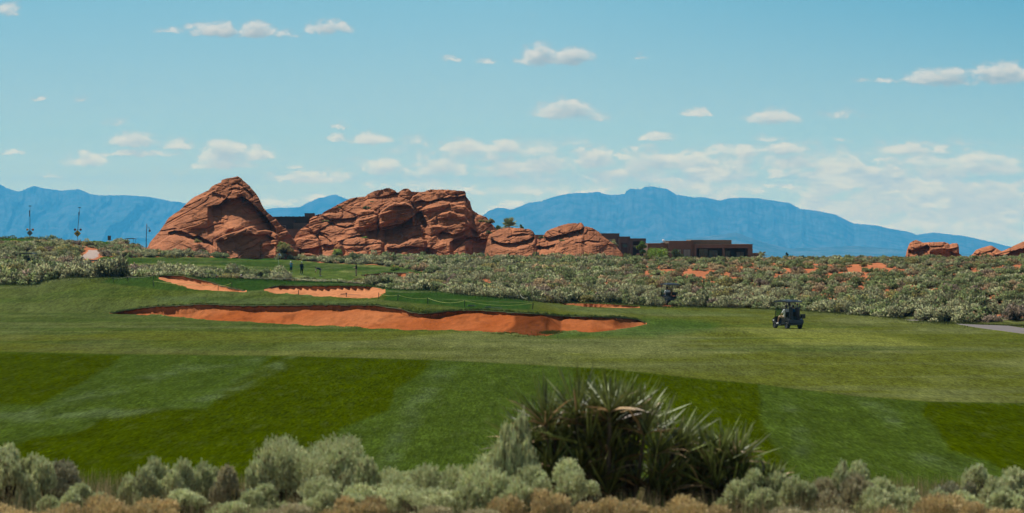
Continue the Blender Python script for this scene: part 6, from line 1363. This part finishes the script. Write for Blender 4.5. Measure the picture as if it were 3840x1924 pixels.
# low garden wall with a reddish chair and pale rock
p = ground(2394, Y=428); o = empty('garden_chair', Vector((p.x, p.y, EZ-(971-HY)/F*428)), .2, 'reddish garden chair in front of the stepped brown house', 'chair'); mt = plain('red_chair', (.24, .13, .10), .7)
MB().box(-.27, .27, -.25, .25, .36, .42).obj('seat', mt, o, bevel=.01); MB().box(-.27, .27, .22, .27, .42, .92).obj('backrest', mt, o, bevel=.01)
for a in (-.24, .24):
    for b_ in (-.22, .22): MB().tube((a, b_, -.3), (a, b_, .38), .025).obj('leg', mt, o)
p0 = P(2375, 978, 430); b = MB(); b.box(0, (2560-2375)/F*430, 0, .3, -2.5, (978-969)/F*430); tag(link('garden_wall', b.mesh('garden_wall', M_st4, bevel=.02), loc=p0), 'low brown garden wall below the green shrubs between the two houses', 'wall')
# ================================================================= trees and palms
def foliage_cloud(lobes, n_, leaf, colr, seed, up=.2):
    rg = np.random.default_rng(seed); L = np.array(lobes, float); w = L[:, 3]**2; w /= w.sum(); k_ = rg.choice(len(L), n_, p=w); d = rg.normal(0, 1, (n_, 3)); d /= np.linalg.norm(d, axis=1)[:, None]
    C0 = L[k_, :3]+d*(L[k_, 3]*rg.uniform(.35, 1.1, n_)**.6)[:, None]*[1, 1, .9]; D = d+rg.normal(0, .6, (n_, 3))+[0, 0, up]; D /= np.linalg.norm(D, axis=1)[:, None]
    c = np.array(colr)[None]*rg.uniform(.6, 1.4, (n_, 1))*np.stack([rg.uniform(.85, 1.2, n_), np.ones(n_), rg.uniform(.7, 1.2, n_)], 1)
    return leaf_quads(C0, D, leaf*rg.uniform(.7, 1.4, n_), leaf*.55*rg.uniform(.6, 1.2, n_), c)
def tree(name, px, Y, foot, top, wpx, colr, label, seed, n_=2600, leaf=.20, trunk=.25, shape='round'):
    s = Y/F; z0 = EZ-(foot-HY)*s; H_ = (foot-top)*s; w = wpx*s/2; o = empty(name, ((px-CX)*s, Y, z0), 0, label, 'tree' if shape != 'shrub' else 'shrub'); rg = random.Random(seed); lobes = []
    for i in range(13 if shape != 'pine' else 16):
        a = rg.uniform(0, 6.28)
        if shape == 'pine': t = rg.uniform(.2, 1); r = w*(1.05-t)*.9; lobes.append((math.cos(a)*r*rg.random(), math.sin(a)*r*rg.random(), t*H_*.95, w*.30*(1.25-t)))
        else:
            t = rg.uniform(trunk+.1, .92); e = math.sqrt(max(.05, 1-((t-.5)/.62)**2)); r = w*e*rg.uniform(.2, .72); lobes.append((math.cos(a)*r, math.sin(a)*r, t*H_, w*rg.uniform(.26, .44)))
    V, Fc, K = foliage_cloud(lobes, n_, leaf, colr, seed); link('crown', mesh_np('crown', V, Fc, M_leaf_flat, K, smooth=False), o)
    t = MB(); t.rings([(0, 0, -.6), (w*.05, 0, H_*.3), (-w*.03, 0, H_*.62), (0, 0, H_*.88)], [.13*H_/4+.03, .10*H_/4+.02, .07*H_/4, .02], 8)
    for l in lobes[:7]: t.rings([(0, 0, l[2]*.45), (l[0]*.5, l[1]*.5, l[2]*.78), (l[0], l[1], l[2])], [.05*H_/4+.01, .03*H_/4+.008, .01], 6)
    t.obj('trunk', M_wood, o, smooth=True); return o
tree('leafy_tree', 2405, 430, 968, 902, 42, (.13, .23, .035), 'upright leafy green tree between the two brown houses', 1, 3200, .16)
tree('leafy_bush', 2462, 429, 978, 940, 104, (.22, .36, .05), 'broad bright green bush below the left end of the largest house', 2, 3600, .16, .0, 'shrub')
tree('dark_tree', 2541, 430, 982, 938, 58, (.09, .13, .04), 'darker rounded tree in front of the windows of the largest house', 3, 2600, .16, .05)
tree('leafy_bush', 2572, 429, 982, 961, 28, (.16, .28, .04), 'small bright green bush right of the darker tree under the tall window', 4, 900, .14, .0, 'shrub')
tree('pine', 2950, 395, 972, 946, 34, (.04, .07, .04), 'tiny dark pine on the skyline right of the last palm', 5, 1300, .12, .1, 'pine')
tree('leafy_bush', 2352, 431, 975, 952, 40, (.14, .18, .06), 'olive bush at the right foot of the low outcrop', 6, 900, .15, .0, 'shrub')
tree('leafy_tree', 1957, 448, 880, 842, 26, (.11, .20, .04), 'green treetop beside the palm behind the outcrops', 7, 900, .18)
tree('leafy_tree', 1868, 448, 880, 846, 26, (.11, .20, .04), 'green treetop left of the palm behind the outcrops', 8, 900, .18)
tree('leafy_bush', 3012, 392, 976, 958, 22, (.05, .09, .04), 'dark bush tip on the skyline right of the tiny pine', 9, 600, .12, .0, 'shrub')
def palm(px, Y, cen, rpx, foot, label, seed, nf=26, colr=(.24, .28, .13)):
    s = Y/F; z0 = EZ-(foot-HY)*s; h = (foot-cen)*s; R_ = rpx*s; rg = np.random.default_rng(seed); o = empty('palm_tree', ((px-CX)*s, Y, z0), 0, label, 'palm tree')
    V, Fc, K = [], [], []; V2, F2, K2 = [], [], []
    for i in range(nf):
        az = rg.uniform(0, 6.28); el = math.asin(rg.uniform(-.6, 1.0)); d = np.array([math.cos(az)*math.cos(el), math.sin(az)*math.cos(el), math.sin(el)]); L = R_*rg.uniform(.12, .62)
        tip = np.array([0, 0, h])+d*L; side = np.cross(d, [0, 0, 1.]); side /= np.linalg.norm(side)+1e-6; u = np.cross(side, d); dead = el < -.35
        VV_, FF_, KK_ = (V2, F2, K2) if dead else (V, Fc, K); c = (np.array((.20, .15, .08)) if dead else np.array(colr))*rg.uniform(.7, 1.5)
        b0 = len(VV_); w = .02; VV_ += [np.array([0, 0, h])-side*w, np.array([0, 0, h])+side*w, tip+side*w*.6, tip-side*w*.6]; FF_.append((b0, b0+1, b0+2, b0+3)); KK_ += [c]*4
        for k_ in range(15):                                      # the fan of leaflets
            a = (k_/14-.5)*2.6; q = d*math.cos(a)+side*math.sin(a); l = R_*rg.uniform(.42, .60)*(1-.25*abs(a)); e = tip+q*l+np.array([0, 0, -.22*l*l/R_*1.5]); m_ = tip+q*l*.5; nn = u*.0+np.cross(q, u); ww = .026*R_/1.2+.008; b0 = len(VV_)
            VV_ += [tip, m_-nn*ww, e, m_+nn*ww]; FF_.append((b0, b0+1, b0+2, b0+3)); KK_ += [c*rg.uniform(.8, 1.2)]*4
    link('fronds', mesh_np('fronds', V, Fc, M_leaf_flat, K, smooth=False), o)
    if V2: link('dead_fronds', mesh_np('dead_fronds', V2, F2, M_leaf_flat, K2, smooth=False), o)
    MB().rings([(0, 0, -.5), (.03, 0, h*.5), (0, 0, h)], [.22, .19, .15], 10).obj('trunk', M_wood, o, smooth=True); return o
palm(1908, 447, 852, 46, 905, 'large fan palm rising behind the low outcrop against the blue mountain', 1, 60)
palm(2300, 431, 918, 26, 975, 'fan palm in front of the stepped brown house', 2, 26)
palm(2497, 432, 950, 24, 980, 'fan palm with pale fronds at the left corner of the largest house', 3, 24, (.20, .20, .10))
palm(2858, 432, 962, 25, 985, 'fan palm on the skyline just right of the houses', 4, 30)
